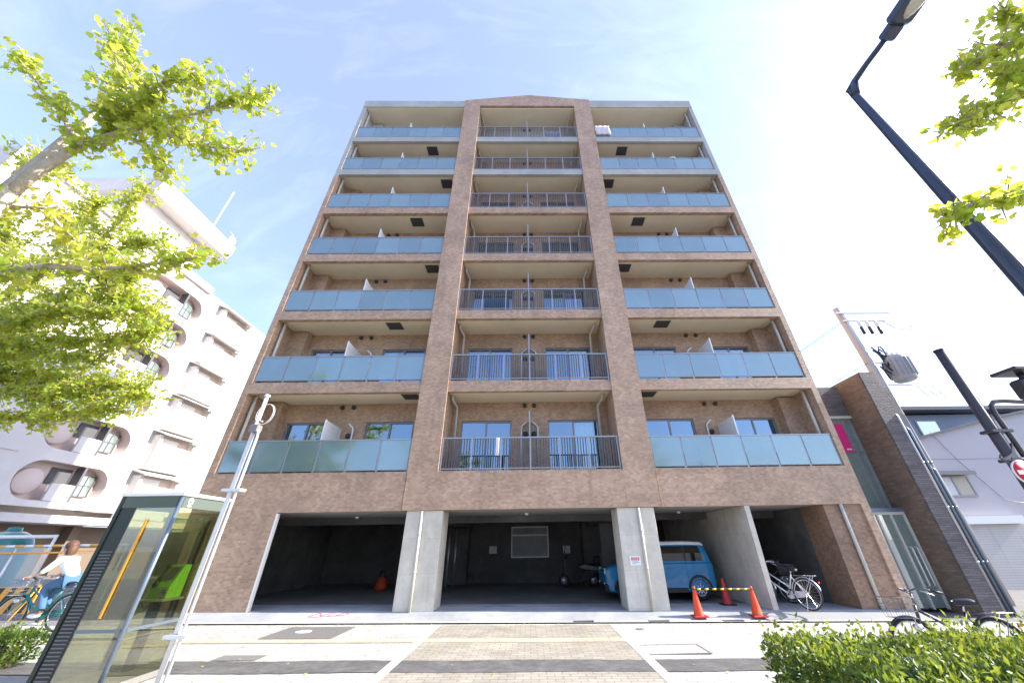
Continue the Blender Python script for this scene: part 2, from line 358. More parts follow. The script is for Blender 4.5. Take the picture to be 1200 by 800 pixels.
sheet('ground', 'asphaltpale', [-900, -40, -20, 0, 20, 40, 900], [-900, -20, 0, 20, 60, 900], 0, 'pale worn asphalt running out to the horizon', 'ground')
sheet('pavement', 'paver', [-11.6, 0, 11.6], [.6, 10.41], .004, 'pale paving blocks of the sidewalk in front of the building', 'pavement')
sheet('crossing_paving', 'paverbrown', [-2.03, 1.80], [.6, 10.25], .008, 'beige block paving across the driveway', 'pavement')
for n, x in (('edge_strip', -2.10), ('edge_strip', 1.87)):
    sheet(n, 'kerb', [x-.075, x+.075], [.6, 10.25], .012, 'pale line beside the beige block paving, %s side' % ('left' if x < 0 else 'right'), 'kerb')
for xs in ([-11.6, -2.18], [-2.02, 1.79], [1.95, 11.6]):
    strip('asphalt_strip', 'asphalt', xs[0], xs[1], 6.80, 7.42, .012, 'dark asphalt trench patch across the pavement, %s piece' % ('left' if xs[0] < -5 else 'middle' if xs[0] < 0 else 'right'), 'pavement')
for xs in ([-11.6, -2.18], [-2.02, 1.79]):
    sheet('tactile_strip', 'tactile', xs, [8.62, 8.92], .012, 'worn yellow tactile tiles on the %s paving' % ('pale left' if xs[0] < -5 else 'beige middle'), 'pavement')
sheet('pavement_patch', 'steelplate', [-5.30, -3.88], [8.96, 10.12], .012, 'square grey patch in the pale paving before the left garage bay', 'pavement')
sheet('pavement_patch', 'asphaltpale', [-5.05, -4.35], [7.46, 7.78], .012, 'small grey patch beside the dark trench strip', 'pavement')
sheet('kerb', 'kerb', [-9.6, 0, 9.9], [10.42, 10.60], .03, 'pale kerb line at the foot of the garage apron', 'kerb')
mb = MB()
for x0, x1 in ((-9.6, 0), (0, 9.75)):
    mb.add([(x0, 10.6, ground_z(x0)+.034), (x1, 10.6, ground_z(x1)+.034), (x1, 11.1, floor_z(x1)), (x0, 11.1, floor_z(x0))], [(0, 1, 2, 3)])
    mb.add([(x0, 11.1, floor_z(x0)), (x1, 11.1, floor_z(x1)), (x1, 12.3, floor_z(x1)+.002), (x0, 12.3, floor_z(x0)+.002)], [(0, 1, 2, 3)])  # pale slab runs indoors; the darker floor behind paints the light falloff
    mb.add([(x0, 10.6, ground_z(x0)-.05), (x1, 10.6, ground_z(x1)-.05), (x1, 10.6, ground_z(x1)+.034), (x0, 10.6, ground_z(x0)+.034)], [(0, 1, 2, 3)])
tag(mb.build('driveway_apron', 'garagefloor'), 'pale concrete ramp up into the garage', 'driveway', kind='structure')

def flat(name, mat, x0, x1, y0, y1, dz, label, cat, group=None, th=.012):
    mb = MB(); z = ground_z((x0+x1)/2)+dz
    mb.box(x0, x1, y0, y1, z, z+th); o = mb.build(name, mat, org=((x0+x1)/2, (y0+y1)/2, z)); return tag(o, label, cat, group)
# access covers and gratings let into the pavement
c = thing('manhole_cover', 'rectangular access cover with a metal rim right of the beige paving', 'manhole cover', (2.37, 8.05, ground_z(2.37)))
mb = MB(); z = ground_z(2.37)+.006
mb.box(1.80, 2.97, 7.75, 8.34, z, z+.004); mb.build('cover', 'paver', c)
mb = MB()
for a in ((1.76, 1.80, 7.71, 8.38), (2.97, 3.01, 7.71, 8.38), (1.80, 2.97, 7.71, 7.75), (1.80, 2.97, 8.34, 8.38)): mb.box(*a, z, z+.007)
mb.build('rim', 'steelplate', c)
for x, lab in ((1.24, 'slotted drain grate in the kerb before the middle garage bay'), (3.0, 'slotted drain grate in the kerb under the right concrete column'), (4.75, 'slotted drain grate in the kerb between the orange cones'), (-8.35, 'slotted drain grate in the kerb before the left brick pier')):
    c = thing('drain_grate', lab, 'drain', (x, 10.5, ground_z(x)+.032))
    mb = MB(); z = ground_z(x)+.034; mb.box(x-.24, x+.24, 10.45, 10.575, z, z+.004); mb.build('tray', 'black', c)
    mb = MB()
    for i in range(9): mb.box(x-.235+i*.0555, x-.21+i*.0555, 10.452, 10.573, z+.005, z+.011)
    mb.box(x-.24, x+.24, 10.505, 10.515, z+.006, z+.0115)
    mb.build('bars', 'steelplate', c)
mb = MB(); mb.cyl((-4.75, 9.6, ground_z(-4.75)+.013), 'z', .16, .006, 20)
tag(mb.build('valve_cover', 'kerb', org=(-4.75, 9.6, ground_z(-4.75))), 'small pale round valve cover on the square grey patch', 'cover')
mb = MB(); mb.cyl((2.35, 9.75, ground_z(2.35)+.008), 'z', .09, .006, 16)
tag(mb.build('valve_cover', 'steelplate', org=(2.35, 9.75, ground_z(2.35))), 'small dark round valve cover near the kerb right of the beige paving', 'cover')

# ------------------------------------------------------------------ main apartment building
D = 11.08; BW = 12.34; BACK = 23.4
XL, XR = -9.40, 9.66
SLAB = [3.37, 6.26, 9.13, 11.98, 14.82, 17.60, 20.36]
UND = [2.36, 5.88, 8.75, 11.60, 14.44, 17.20, 19.97]      # underside of each slab at the front
ROOFU = 23.33
B = thing('apartment_building', 'tall brown tiled apartment block with blue glass balconies and open garage bays', 'apartment building', (0.1, D, .08))
BAYS = {'L': (-9.20, -3.57), 'C': (-2.68, 2.76), 'R': (3.71, 9.47)}
PIL = ((-3.57, -2.68), (2.76, 3.71))
# brick front: piers, pilasters, spandrel band
mb = MB()
mb.box(XL, -9.20, D, BW, 2.36, 17.10)                 # left edge wall
mb.box(XL, -3.60, D+.001, D+.25, 2.36, 3.37)
mb.box(XL, -7.02, D, 11.26, -.1, 2.36)                # left ground pier
mb.build('brick_front', 'brick', B)
mb = MB(); mb.box(9.47, XR, D, BW, 2.36, 17.10); mb.box(3.74, XR, D+.001, D+.25, 2.36, 3.37)
mb.box(9.44, XR, D, 12.15, -.1, 2.36)
mb.build('brick_front', 'brick', B)
mb = MB(); mb.box(8.38, 9.438, D+.06, 12.15, -.1, 2.358); mb.build('shaded_pier', 'brickshade', B)
mb = MB()
for a, b in PIL: mb.box(a, b, D-.055, BW, 2.362, 23.4)
mb.box(-2.679, 2.759, D-.052, D+.25, 2.362, 3.365)
mb.prism([(-3.57, 23.402), (3.71, 23.402), (3.71, 24.10), (.07, 24.60), (-3.57, 24.00)], 'y', D-.055, D+.35)
mb.build('pilaster_frame', 'brick', B)
# upper storeys in grey concrete
mb = MB()
mb.box(XL, -9.20, D, BW, 17.102, 23.33); mb.box(9.47, XR, D, BW, 17.102, 23.33)
mb.box(XL, -3.572, D-.02, BW, 23.332, 23.98); mb.box(3.712, XR, D-.02, BW, 23.332, 24.06)
mb.box(-3.5, 3.6, D+.36, BW, 23.332, 23.9)
mb.build('roof_edge', 'slabcon', B)
mb = MB(); mb.box(XL, XR, BW+.003, BACK, 23.0, 23.9); mb.build('roof', 'slabcon', B)
# the body behind the balconies
mb = MB(); mb.box(XL, -9.2, BW+.003, BACK, .0, 23.0); mb.box(9.47, XR, BW+.003, BACK, .0, 23.0); mb.box(-9.2, 9.47, BACK-.2, BACK, 0, 23.0)
mb.box(-9.2, 9.47, BW+1.2, BW+1.3, 3.37, 23.0)
mb.build('side_wall', 'brick', B)
mb = MB()
for z in SLAB: mb.box(-9.2, 9.47, BW+.003, BACK-.2, z-.3, z)
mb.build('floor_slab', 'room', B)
# balcony slabs and soffits
SL = {}
for bay, (a, b) in BAYS.items():
    for k in range(7):
        z0, z1 = UND[k], SLAB[k]
        mat = 'brick' if k < 5 else 'slabcon'
        mb = MB()
        if k > 0:
            mb.box(a, b, D, D+.16, z0, z1)
            mb.box(a, b, D+.16, BW, z0+.10, z1-.002)
            mb.build('balcony_slab', mat, B)
        else:
            mb.box(a, b, D+.251, BW, z1-.25, z1-.002); mb.build('balcony_slab', 'slabcon', B)
        if k > 0:
            mb = MB(); mb.box(a+.01, b-.01, D+.165, BW-.003, z0+.055, z0+.098); mb.build('soffit', 'soffit', B)
    mb = MB(); mb.box(a+.01, b-.01, D+.04, BW-.003, ROOFU-.04, ROOFU-.003); mb.build('soffit', 'soffit', B)

# back walls with window openings (one mesh per bay and storey type)
WIN = {'L': ((-8.62, -7.02), (-5.70, -4.03)), 'C': ((-2.40, -.62), (.68, 2.44)), 'R': ((4.12, 5.85), (7.18, 8.92))}
WIN = {'L': ((-8.45, -6.98), (-5.68, -4.03)), 'C': ((-2.38, -.62), (.66, 2.46)), 'R': ((4.10, 5.83), (7.16, 8.75))}
HW = 1.90
def storey_h(k): return (UND[k+1] if k < 6 else ROOFU)-SLAB[k]
random.seed(3)
CURT = random.Random(5)
for bay, (a, b) in BAYS.items():
    (w0, w1), (w2, w3) = WIN[bay]
    for k in range(7):
        z = SLAB[k]; zt = (UND[k+1]+.10 if k < 6 else ROOFU); mb = MB()
        for x0, x1 in ((a, w0), (w1, w2), (w3, b)): mb.box(x0, x1, BW, BW+.16, z, zt)
        for x0, x1 in ((w0, w1), (w2, w3)): mb.box(x0, x1, BW, BW+.16, z+HW, zt); mb.box(x0, x1, BW, BW+.16, z-.1, z+.06)
        # tall brick blocks at the outer ends of the side bays
        if bay == 'L': mb.box(a, -8.56, 11.98, BW-.002, z, zt-.1)
        if bay == 'R': mb.box(8.87, b, 11.98, BW-.002, z, zt-.1)
        mb.build('balcony_wall', 'brick' if k < 6 else 'slabcon', B)
        for i, (x0, x1) in enumerate(((w0, w1), (w2, w3))):
            mb = MB(); y0, y1 = BW+.05, BW+.12; zb, zu = z+.06, z+HW; xm = (x0+x1)/2
            mb.box(x0, x1, y0, y1, zu-.05, zu); mb.box(x0, x1, y0, y1, zb, zb+.06)
            for xa in (x0, x1-.05, xm-.03): mb.box(xa, xa+(.05 if xa != xm-.03 else .06), y0+.002, y1-.002, zb+.06, zu-.05)
            wf = mb.build('window', 'frame', B)
            swap = CURT.random() < .25; drawn = CURT.random() < .55; half = CURT.uniform(.35, 1)
            for j, (p0, p1) in enumerate(((x0+.05, xm-.03), (xm+.03, x1-.05))):
                cur = ((j == 1) != swap) and drawn
                mb = MB(); yy = BW+.075+.02*j; mb.box(p0, p1, yy, yy+.008, zb+.06, zu-.05)
                mb.build('pane', 'pane_clear' if cur else 'pane_dark', wf)
                if cur:
                    mb = MB(); n = 14; pts = [(p0+(p1-p0)*half*q/n, BW+.22+.03*(q % 2)) for q in range(n+1)]
                    mb.add([(x, y, zz) for zz in (zb+.05, zu+.05) for x, y in pts], [(q, q+1, n+2+q, n+1+q) for q in range(n)])
                    mb.build('curtain', CURT.choice(('curtain', 'curtain_beige', 'curtain_grey')), wf)
# railings
def rail_glass(a, b, k):
    z0 = SLAB[k]; H = .99
    mb = MB(); mb.box(a+.02, b-.02, D+.02, D+.085, z0+H-.035, z0+H)
    mb.box(a+.02, b-.02, D+.045, D+.075, z0+.075, z0+.10)
    n = 6; stp = (b-a-.06)/n
    for i in range(n+1):
        x = a+.03+i*stp; mb.box(x-.028, x+.028, D+.05, D+.105, z0, z0+H-.036)
    fr = mb.build('glass_railing', 'railmetal', B)
    for i in range(n):
        x0 = a+.03+i*stp+.032; x1 = x0+stp-.064
        mb = MB(); mb.box(x0, x1, D+.035, D+.043, z0+.085, z0+H-.037); mb.build('glass_panel', 'frost', fr)
def rail_bar(a, b, k):
    z0 = SLAB[k]; H = 1.01
    mb = MB(); mb.box(a+.02, b-.02, D+.02, D+.075, z0+H-.04, z0+H); mb.box(a+.02, b-.02, D+.035, D+.06, z0+.075, z0+.105)
    n = 6; stp = (b-a-.08)/n
    for i in range(n+1):
        x = a+.04+i*stp; mb.box(x-.02, x+.02, D+.022, D+.07, z0, z0+H-.041)
    br_ = mb.build('bar_railing', 'railmetal', B); mb = MB()
    for i in range(n):
        x = a+.04+i*stp
        for j in range(1, 11):
            xx = x+stp*j/11; mb.box(xx-.014, xx+.014, D+.026, D+.066, z0+.106, z0+H-.041)
    mb.build('bars', 'barmetal', br_)
for k in range(7):
    rail_glass(*BAYS['L'], k); rail_glass(*BAYS['R'], k); rail_bar(*BAYS['C'], k)
# partitions, vents, hose covers, drain pipes, hatches
PX = {'L': -6.50, 'C': .02, 'R': 6.66}
for bay, px in PX.items():
    for k in range(7):
        z = SLAB[k]; zt = (UND[k+1]+.055 if k < 6 else ROOFU-.04)
        mb = MB()
        if bay == 'C':
            mb.box(px-.015, px+.015, 11.25, BW-.002, z+.08, z+1.85); mb.box(px-.02, px+.02, 11.22, 11.25, z, z+1.88)
        else:
            mb.box(px-.015, px+.015, 11.30, BW-.002, z+.08, z+1.66); mb.box(px-.02, px+.02, 11.27, 11.30, z, z+1.68)
        mb.build('partition_panel', 'white' if bay != 'C' else 'railmetal', B)
        for s in (-1, 1):
            mb = MB(); x = px+s*(.17 if bay == 'C' else .2)+(.05 if bay == 'L' else -.1 if bay == 'R' else 0)
            zz = zt-.14
            mb.lathe([(.0, -.09), (.06, -.088), (.075, -.06), (.075, 0)], (x, BW, zz), 'y', 14)
            mb.build('wall_vent', 'vent', B)
        for s in ((-1, 1) if bay == 'C' else (1,) if bay == 'L' else (-1,)):
            x = px+s*.28 if bay == 'C' else px+s*.42
            mb = MB(); mb.tube([(x, BW-.03, z+.05), (x, BW-.03, z+1.62), (x-s*.03, BW-.035, z+1.70), (x-s*.17, BW-.03, z+1.82), (x-s*.2, BW-.01, z+1.84)], .032, 8)
            mb.build('hose_cover', 'white', B)
            mb = MB(); mb.lathe([(0, -.05), (.085, -.05), (.09, 0)], (x-s*.13, BW, z+1.42), 'y', 14); mb.build('wall_vent', 'vent', B)
for bay, xs in (('C', (-2.50, 2.42)), ('L', (-9.08,)), ('R', (9.34,))):
    for x in xs:
        for k in range(7):
            z = SLAB[k]; zt = (UND[k+1]+.055 if k < 6 else ROOFU-.04); mb = MB()
            if bay == 'C':
                s = -1 if x < 0 else 1
                mb.tube([(x, 12.02, z), (x, 12.02, zt-.36), (x, 11.96, zt-.28), (x+s*.10, 11.62, zt-.14), (x+s*.1, 11.56, zt-.06), (x+s*.1, 11.55, zt)], .045, 10)
            else:
                mb.tube([(x, 11.36, z), (x, 11.36, zt)], .048, 10)
                for zz in (z+.7, z+1.9): mb.tube([(x, 11.36, zz), (x, 11.36, zz+.05)], .056, 10)
            mb.build('drain_pipe', 'pipe', B)
for k in range(1, 7):
    z = UND[k]+.05
    for bay in 'LR':
        if bay == 'L': x = -4.32 if k % 2 else -5.40
        else: x = 3.83 if k % 2 else 4.92
        mb = MB(); mb.box(x, x+.56, 11.40, 11.90, z-.012, z+.003)
        hb = mb.build('escape_hatch', 'darkmetal', B)
        mb = MB()
        for i in range(7): mb.box(x+.03, x+.53, 11.43+i*.066, 11.43+i*.066+.03, z-.018, z-.0125)
        mb.build('hatch_slats', 'vent', hb)
# coping lip along each slab front
mb = MB()
for bay, (a, b) in BAYS.items():
    mb.box(a, b, D-.002, D+.10, 3.372, 3.40)
mb.build('band_coping', 'brick', B)

# ground storey
for a, b in ((-3.43, -2.42), (2.45, 3.50)):
    mb = MB(); mb.box(a, b, D+.003, 11.92, -.1, 2.36, .012); mb.build('concrete_column', 'concrete', B)
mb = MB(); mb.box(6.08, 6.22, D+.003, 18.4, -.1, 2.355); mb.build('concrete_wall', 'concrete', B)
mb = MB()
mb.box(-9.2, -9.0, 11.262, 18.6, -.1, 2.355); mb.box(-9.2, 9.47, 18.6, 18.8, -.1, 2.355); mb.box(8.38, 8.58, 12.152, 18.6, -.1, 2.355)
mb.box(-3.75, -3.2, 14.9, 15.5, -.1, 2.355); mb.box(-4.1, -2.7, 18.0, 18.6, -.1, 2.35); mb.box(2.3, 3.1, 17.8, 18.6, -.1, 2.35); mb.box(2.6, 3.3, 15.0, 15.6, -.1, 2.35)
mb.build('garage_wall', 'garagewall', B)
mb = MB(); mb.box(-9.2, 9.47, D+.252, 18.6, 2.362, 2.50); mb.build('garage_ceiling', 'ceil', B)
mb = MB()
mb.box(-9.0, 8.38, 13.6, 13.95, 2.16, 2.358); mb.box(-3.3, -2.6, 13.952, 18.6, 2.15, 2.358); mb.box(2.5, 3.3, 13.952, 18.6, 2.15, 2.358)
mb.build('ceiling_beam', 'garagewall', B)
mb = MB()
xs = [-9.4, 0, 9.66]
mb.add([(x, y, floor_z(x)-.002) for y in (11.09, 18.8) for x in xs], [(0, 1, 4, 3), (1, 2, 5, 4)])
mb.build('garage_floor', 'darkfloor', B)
mb = MB(); mb.box(-7.02, -6.975, D-.006, D+.10, .1, 2.34); mb.build('opening_trim', 'trim', B)
for x in (-2.99, 3.05):
    mb = MB(); mb.tube([(x, D-.03, floor_z(x)-.03), (x, D-.03, 2.34)], .042, 10)
    for z in (.9, 1.75): mb.tube([(x, D-.03, z), (x, D-.03, z+.04)], .05, 10)
    mb.build('rain_pipe', 'pipe', B)
mb = MB(); mb.tube([(8.85, D+.01, floor_z(8.85)-.03), (8.85, D+.01, 2.36)], .045, 10)
for z in (.9, 1.75): mb.tube([(8.85, D+.01, z), (8.85, D+.01, z+.04)], .053, 10)
mb.build('rain_pipe', 'pipe', B)
for x, y, z in ((-5.6, 13.0, 2.35), (-.1, 12.6, 2.35), (-.5, 15.0, 2.35), (4.9, 13.0, 2.35)):
    mb = MB(); mb.lathe([(0, -.05), (.05, -.045), (.06, -.01), (.06, .01)], (x, y, z), 'z', 14); mb.build('ceiling_lamp', 'porcelain', B)
# dark service pipes in the garage
for x, y in ((-3.55, 16.6), (-3.3, 16.9), (-3.1, 17.3), (2.75, 16.2), (2.9, 16.6), (3.0, 17.0)):
    mb = MB(); mb.tube([(x, y, 0), (x, y, 2.3)], .05, 8); mb.build('service_pipe', 'silver', B)

# garage notice board etc.
nb = thing('garage_window', 'wide pale framed opening on the back wall of the middle garage bay', 'window', (0, 18.58, 1.0))
mb = MB()
for a in ((-.84, .84, 2.16, 2.22), (-.84, .84, 1.0, 1.05), (-.84, -.79, 1.05, 2.16), (.79, .84, 1.05, 2.16), (-.79, .79, 1.84, 1.90)): mb.box(a[0], a[1], 18.53, 18.597, a[2], a[3])
mb.build('window_frame', 'trim', nb)
mb = MB(); mb.box(-.79, .79, 18.57, 18.596, 1.051, 2.159); mb.build('shutter_panel', 'garagefloor', nb)
for x0, x1, z0, z1, lab in ((-1.82, -1.48, 1.17, 1.46, 'small pale notice on the dark back wall, left of the framed opening'), (1.48, 1.80, 1.14, 1.43, 'small pale notice on the dark back wall, right of the framed opening')):
    mb = MB(); mb.box(x0, x1, 18.57, 18.597, z0, z1); tag(mb.build('notice', 'paper', org=(x0, 18.57, z0)), lab, 'notice')
# warning sign on the right concrete column
sg = thing('warning_sign', 'small white sign with red lettering on the right concrete column', 'sign', (2.79, D, .985))
mb = MB(); mb.box(2.635, 2.925, D-.012, D-.001, .985, 1.195); mb.build('board', 'white', sg)
mb = MB()
for i in range(4):
    x = 2.67+i*.058
    mb.box(x, x+.046, D-.016, D-.0125, 1.155, 1.163); mb.box(x, x+.046, D-.016, D-.0125, 1.125, 1.133); mb.box(x, x+.046, D-.016, D-.0125, 1.096, 1.104)
    mb.box(x+.003, x+.011, D-.0155, D-.0126, 1.1, 1.16); mb.box(x+.019, x+.027, D-.0155, D-.0126, 1.1, 1.17); mb.box(x+.035, x+.043, D-.0155, D-.0126, 1.1, 1.16)
mb.build('red_lettering', 'red', sg)
mb = MB()
for i, wd in enumerate((.16, .2, .12)): mb.box(2.69, 2.69+wd, D-.016, D-.0125, 1.07-i*.025, 1.076-i*.025)
mb.build('small_lettering', 'darkmetal', sg)
# faded red marking sprayed on the apron
mb = MB()
def apz(x, y):
    g0 = ground_z(x)+.034; t = min(1, max(0, (y-10.6)/.5)); return g0+(floor_z(x)-g0)*t+.003
def stroke(pts, wd):
    for (xa, ya), (xb, yb) in zip(pts, pts[1:]):
        d = Vector((xb-xa, yb-ya)).normalized(); nx, ny = -d.y*wd/2, d.x*wd/2
        P = [(xa+nx, ya+ny), (xa-nx, ya-ny), (xb-nx, yb-ny), (xb+nx, yb+ny)]
        mb.add([(x, y, apz(x, y)+.001*len(mb.f) % .003) for x, y in P], [(0, 1, 2, 3)])
stroke([(-5.35, 10.82), (-5.15, 11.03), (-5.05, 10.86), (-4.86, 11.05)], .035); stroke([(-4.92, 10.84), (-4.78, 11.02)], .035)
stroke([(-5.3, 10.80), (-4.5, 10.90)], .025); stroke([(-4.72, 10.88), (-4.55, 11.05), (-4.42, 10.95)], .03)
tag(mb.build('painted_marking', 'redpaint'), 'faded red scrawl painted on the apron of the left garage bay', 'marking')

# washing on the top balcony
mb = MB(); n = 10; v = []
for j in range(8):
    for i in range(n+1):
        x = 3.76+.80*i/n; t = j/7
        if j < 2: y, z = D+.13-.05*j, SLAB[6]+.93+.09*j
        else: y, z = D+.005-.012*math.sin(i*1.7+j)-.012, SLAB[6]+1.02-(j-2)*.16
        v.append((x+.02*math.sin(j*1.3), y, z+.012*math.sin(i*2.1)))
mb.add(v, [(j*(n+1)+i, j*(n+1)+i+1, (j+1)*(n+1)+i+1, (j+1)*(n+1)+i) for j in range(7) for i in range(n)], True)
o = mb.build('quilt', 'futon', org=(4.15, D, SLAB[6]+1)); sm = o.modifiers.new('thickness', 'SOLIDIFY'); sm.thickness = .03
tag(o, 'pale flowered quilt hung over the glass railing on the top floor', 'quilt')
def cloth(name, mat, x0, x1, y, zt, zb, label):
    mb = MB(); n = 12; v = []
    for j in range(5):
        for i in range(n+1):
            v.append((x0+(x1-x0)*i/n, y+.02*math.sin(i*1.1+j*.5), zt+(zb-zt)*j/4))
    mb.add(v, [(j*(n+1)+i, j*(n+1)+i+1, (j+1)*(n+1)+i+1, (j+1)*(n+1)+i) for j in range(4) for i in range(n)], True)
    o = mb.build(name, mat, org=((x0+x1)/2, y, zb)); s = o.modifiers.new('thickness', 'SOLIDIFY'); s.thickness = .012
    return tag(o, label, 'laundry')
cloth('towel', 'towel', 1.05, 1.92, 11.3, 21.25, 20.62, 'pale blue towel drying behind the bar railing on the top floor')
cloth('towel', 'jeans', -1.75, -.75, 11.5, SLAB[2]+.85, SLAB[2]+.2, 'bright blue cloth drying behind the bar railing on the fourth floor')
cloth('towel', 'shirt', -1.02, -.92, D+.012, SLAB[0]+.98, SLAB[0]+.45, 'narrow white cloth hung on the lowest bar railing')
mb = MB(); mb.tube([(7.35, 11.2, SLAB[5]+.98), (7.42, 11.17, SLAB[5]+1.06), (7.6, 11.15, SLAB[5]+1.06), (7.66, 11.14, SLAB[5]+.97)], .05, 8)
tag(mb.build('rolled_mat', 'white', org=(7.5, 11.17, SLAB[5]+1)), 'white rolled cloth lying over the glass railing on the seventh floor', 'cloth')

# ------------------------------------------------------------------ dark stone shop building on the right
S = thing('shop_building', 'low dark stone shop with tall glass front beside the apartment block', 'shop', (11, 11.5, -.2))
mb = MB(); mb.box(11.20, 11.70, 10.98, 12.4, -.3, 6.36); mb.build('stone_pillar', 'stonebrown', S)
mb = MB(); mb.box(11.212, 11.712, 10.94, 10.979, -.3, 6.37); mb.box(11.71, 12.05, 11.02, 12.4, -.3, 5.85); mb.build('stone_front', 'stone', S)
mb = MB(); mb.box(9.72, 11.198, 12.0, 12.25, 5.18, 6.25); mb.box(9.72, 12.05, 12.42, 20, 5.2, 5.84); mb.box(11.87, 12.05, 12.42, 20, -.3, 5.2); mb.box(9.72, 11.87, 19.8, 20, -.3, 5.2)
mb.build('wall', 'stone', S)
mb = MB(); mb.box(9.72, 11.198, 11.97, 12.15, 5.10, 5.178); mb.build('window_head', 'pipe', S)
mb = MB(); mb.box(9.72, 11.198, 11.70, 12.2, 2.18, 2.28); mb.build('canopy', 'boothpost', S)
mb = MB(); mb.box(9.72, 11.86, 12.42, 19.7, 2.2, 2.35); mb.box(9.72, 11.86, 14.8, 14.9, -.2, 5.2); mb.build('interior', 'pinkshade', S)
mb = MB(); mb.box(9.72, 9.78, 11.7, 19.8, -.2, 5.2); mb.build('side_wall', 'stonebrown', S)
f = MB()
for x in (9.78, 10.35, 10.90, 11.14): f.box(x, x+.05, 12.05, 12.12, 2.302, 5.098)
f.box(9.83, 11.14, 12.055, 12.115, 3.98, 4.02)
uw = f.build('upper_window', 'frame', S)
for x0, x1 in ((9.83, 10.35), (10.40, 10.90), (10.95, 11.14)):
    mb = MB(); mb.box(x0, x1, 12.08, 12.09, 2.302, 5.096); mb.build('pane', 'shopglass', uw)
f = MB()
for x in (9.80, 10.30, 10.72, 11.13): f.box(x, x+.055, 11.72, 11.79, -.15, 2.1)
f.box(9.80, 11.185, 11.721, 11.789, 2.1, 2.178)
dr = f.build('entrance_door', 'pipe', S)
for x0, x1 in ((9.855, 10.30), (10.355, 10.72), (10.775, 11.13)):
    mb = MB(); mb.box(x0, x1, 11.75, 11.76, -.12, 2.1); mb.build('pane', 'shopglass', dr)
mb = MB(); mb.tube([(10.86, 11.72, .35), (10.86, 11.66, .38), (10.86, 11.66, 1.25), (10.86, 11.72, 1.28)], .014, 8); mb.tube([(11.0, 11.72, .35), (11.0, 11.66, .38), (11.0, 11.66, 1.25), (11.0, 11.72, 1.28)], .014, 8)
mb.build('door_handle', 'trim', dr)
for x, zt in ((11.74, 4.85), (11.87, 4.4), (11.98, 3.2)):
    mb = MB(); mb.tube([(x, 10.955, -.2), (x, 10.955, zt), (x-.05, 11.0, zt+.12)], .036, 10)
    for z in (.9, 2.2, 3.4): mb.tube([(x, 10.955, z), (x, 10.955, z+.05)], .045, 10)
    mb.build('rain_pipe', 'silver' if x < 11.8 else 'boothpost', S)
mb = MB(); mb.box(11.715, 12.04, 10.995, 11.018, 3.3, 4.9); mb.build('pipe_backing', 'darkmetal', S)
p = thing('poster', 'magenta poster behind the upper glass of the dark stone shop', 'poster', (10.55, 12.0, 4.0))
mb = MB(); mb.box(10.42, 10.80, 12.035, 12.05, 3.98, 4.92); mb.build('sheet', 'magenta', p)
mb = MB()
for i in range(4): mb.box(10.60+i*.04, 10.63+i*.04, 12.03, 12.0345, 4.05, 4.09)
mb.build('white_lettering', 'white', p)

# ------------------------------------------------------------------ white house and blue-grey building to the right
H = thing('white_house', 'pale white house with one hooded window and a roller shutter', 'house', (20, 17, -.3))
mb = MB(); mb.prism([(17.2, -.5), (26.5, -.5), (26.5, 7.15), (22.0, 6.32), (17.2, 5.26)], 'y', 17.0, 24.0)
mb.build('wall', 'housewhite', H)
mb = MB(); mb.prism([(16.9, 5.195), (17.2, 5.265), (22.0, 6.325), (26.6, 7.17), (26.6, 7.26), (22.0, 6.41), (16.9, 5.28)], 'y', 16.8, 24.2); mb.build('roof', 'darkmetal', H)
mb = MB(); mb.box(17.3, 26.4, 16.985, 16.999, 4.62, 4.645); mb.build('wall_joint', 'frame', H)
f = MB()
for a in ((18.36, 19.86, 3.84, 3.91), (18.36, 19.86, 3.02, 3.09), (18.36, 18.43, 3.09, 3.84), (19.79, 19.86, 3.09, 3.84), (19.06, 19.14, 3.09, 3.84)): f.box(a[0], a[1], 16.95, 16.998, a[2], a[3])
wf = f.build('window', 'frame', H)
for x0, x1, m_ in ((18.43, 19.06, 'paper'), (19.14, 19.79, 'curtain_beige')):
    mb = MB(); mb.box(x0, x1, 16.975, 16.985, 3.09, 3.84); mb.build('pane', m_, wf)
mb = MB(); mb.box(18.22, 19.98, 16.66, 16.998, 3.96, 4.05); mb.box(18.22, 19.98, 16.62, 16.659, 3.90, 4.06); mb.build('window_hood', 'steelplate', wf)
mb = MB(); mb.box(18.2, 24.5, 16.96, 16.998, -.4, 1.95); mb.build('roller_shutter', 'shutter', H)
mb = MB(); mb.box(18.1, 20.95, 16.70, 16.958, 1.96, 2.26); mb.build('shutter_box', 'white', H)
mb = MB(); mb.tube([(19.3, 16.95, 5.9), (19.9, 16.95, 4.5), (20.9, 16.95, 2.9), (21.5, 16.95, 2.75), (22.4, 16.95, 2.85)], .010, 6); mb.build('wall_cable', 'darkmetal', H)
G2 = thing('blue_grey_house', 'blue-grey sided building with flat dark eaves behind the white house', 'house', (26, 22, -.4))
mb = MB(); mb.prism([(22.0, -.6), (36, -.6), (36, 8.2), (23.0, 8.1), (22.0, 7.4)], 'y', 21.5, 32); mb.build('wall', 'siding', G2)
mb = MB(); mb.box(22.7, 37, 20.7, 33, 8.205, 8.42); mb.build('roof', 'darkmetal', G2)
mb = MB(); mb.box(23.9, 25.2, 21.44, 21.498, 6.75, 7.75); wf = mb.build('window', 'frame', G2)
mb = MB(); mb.box(23.97, 25.13, 21.425, 21.438, 6.82, 7.68); mb.build('pane', 'shopglass', wf)
T = thing('tiled_house', 'low house with blue-grey tiled gable roof behind the signal pole', 'house', (29, 19, -.4))
mb = MB(); mb.box(26.8, 34, 18, 26, -.6, 5.9); mb.build('wall', 'housewhite', T)
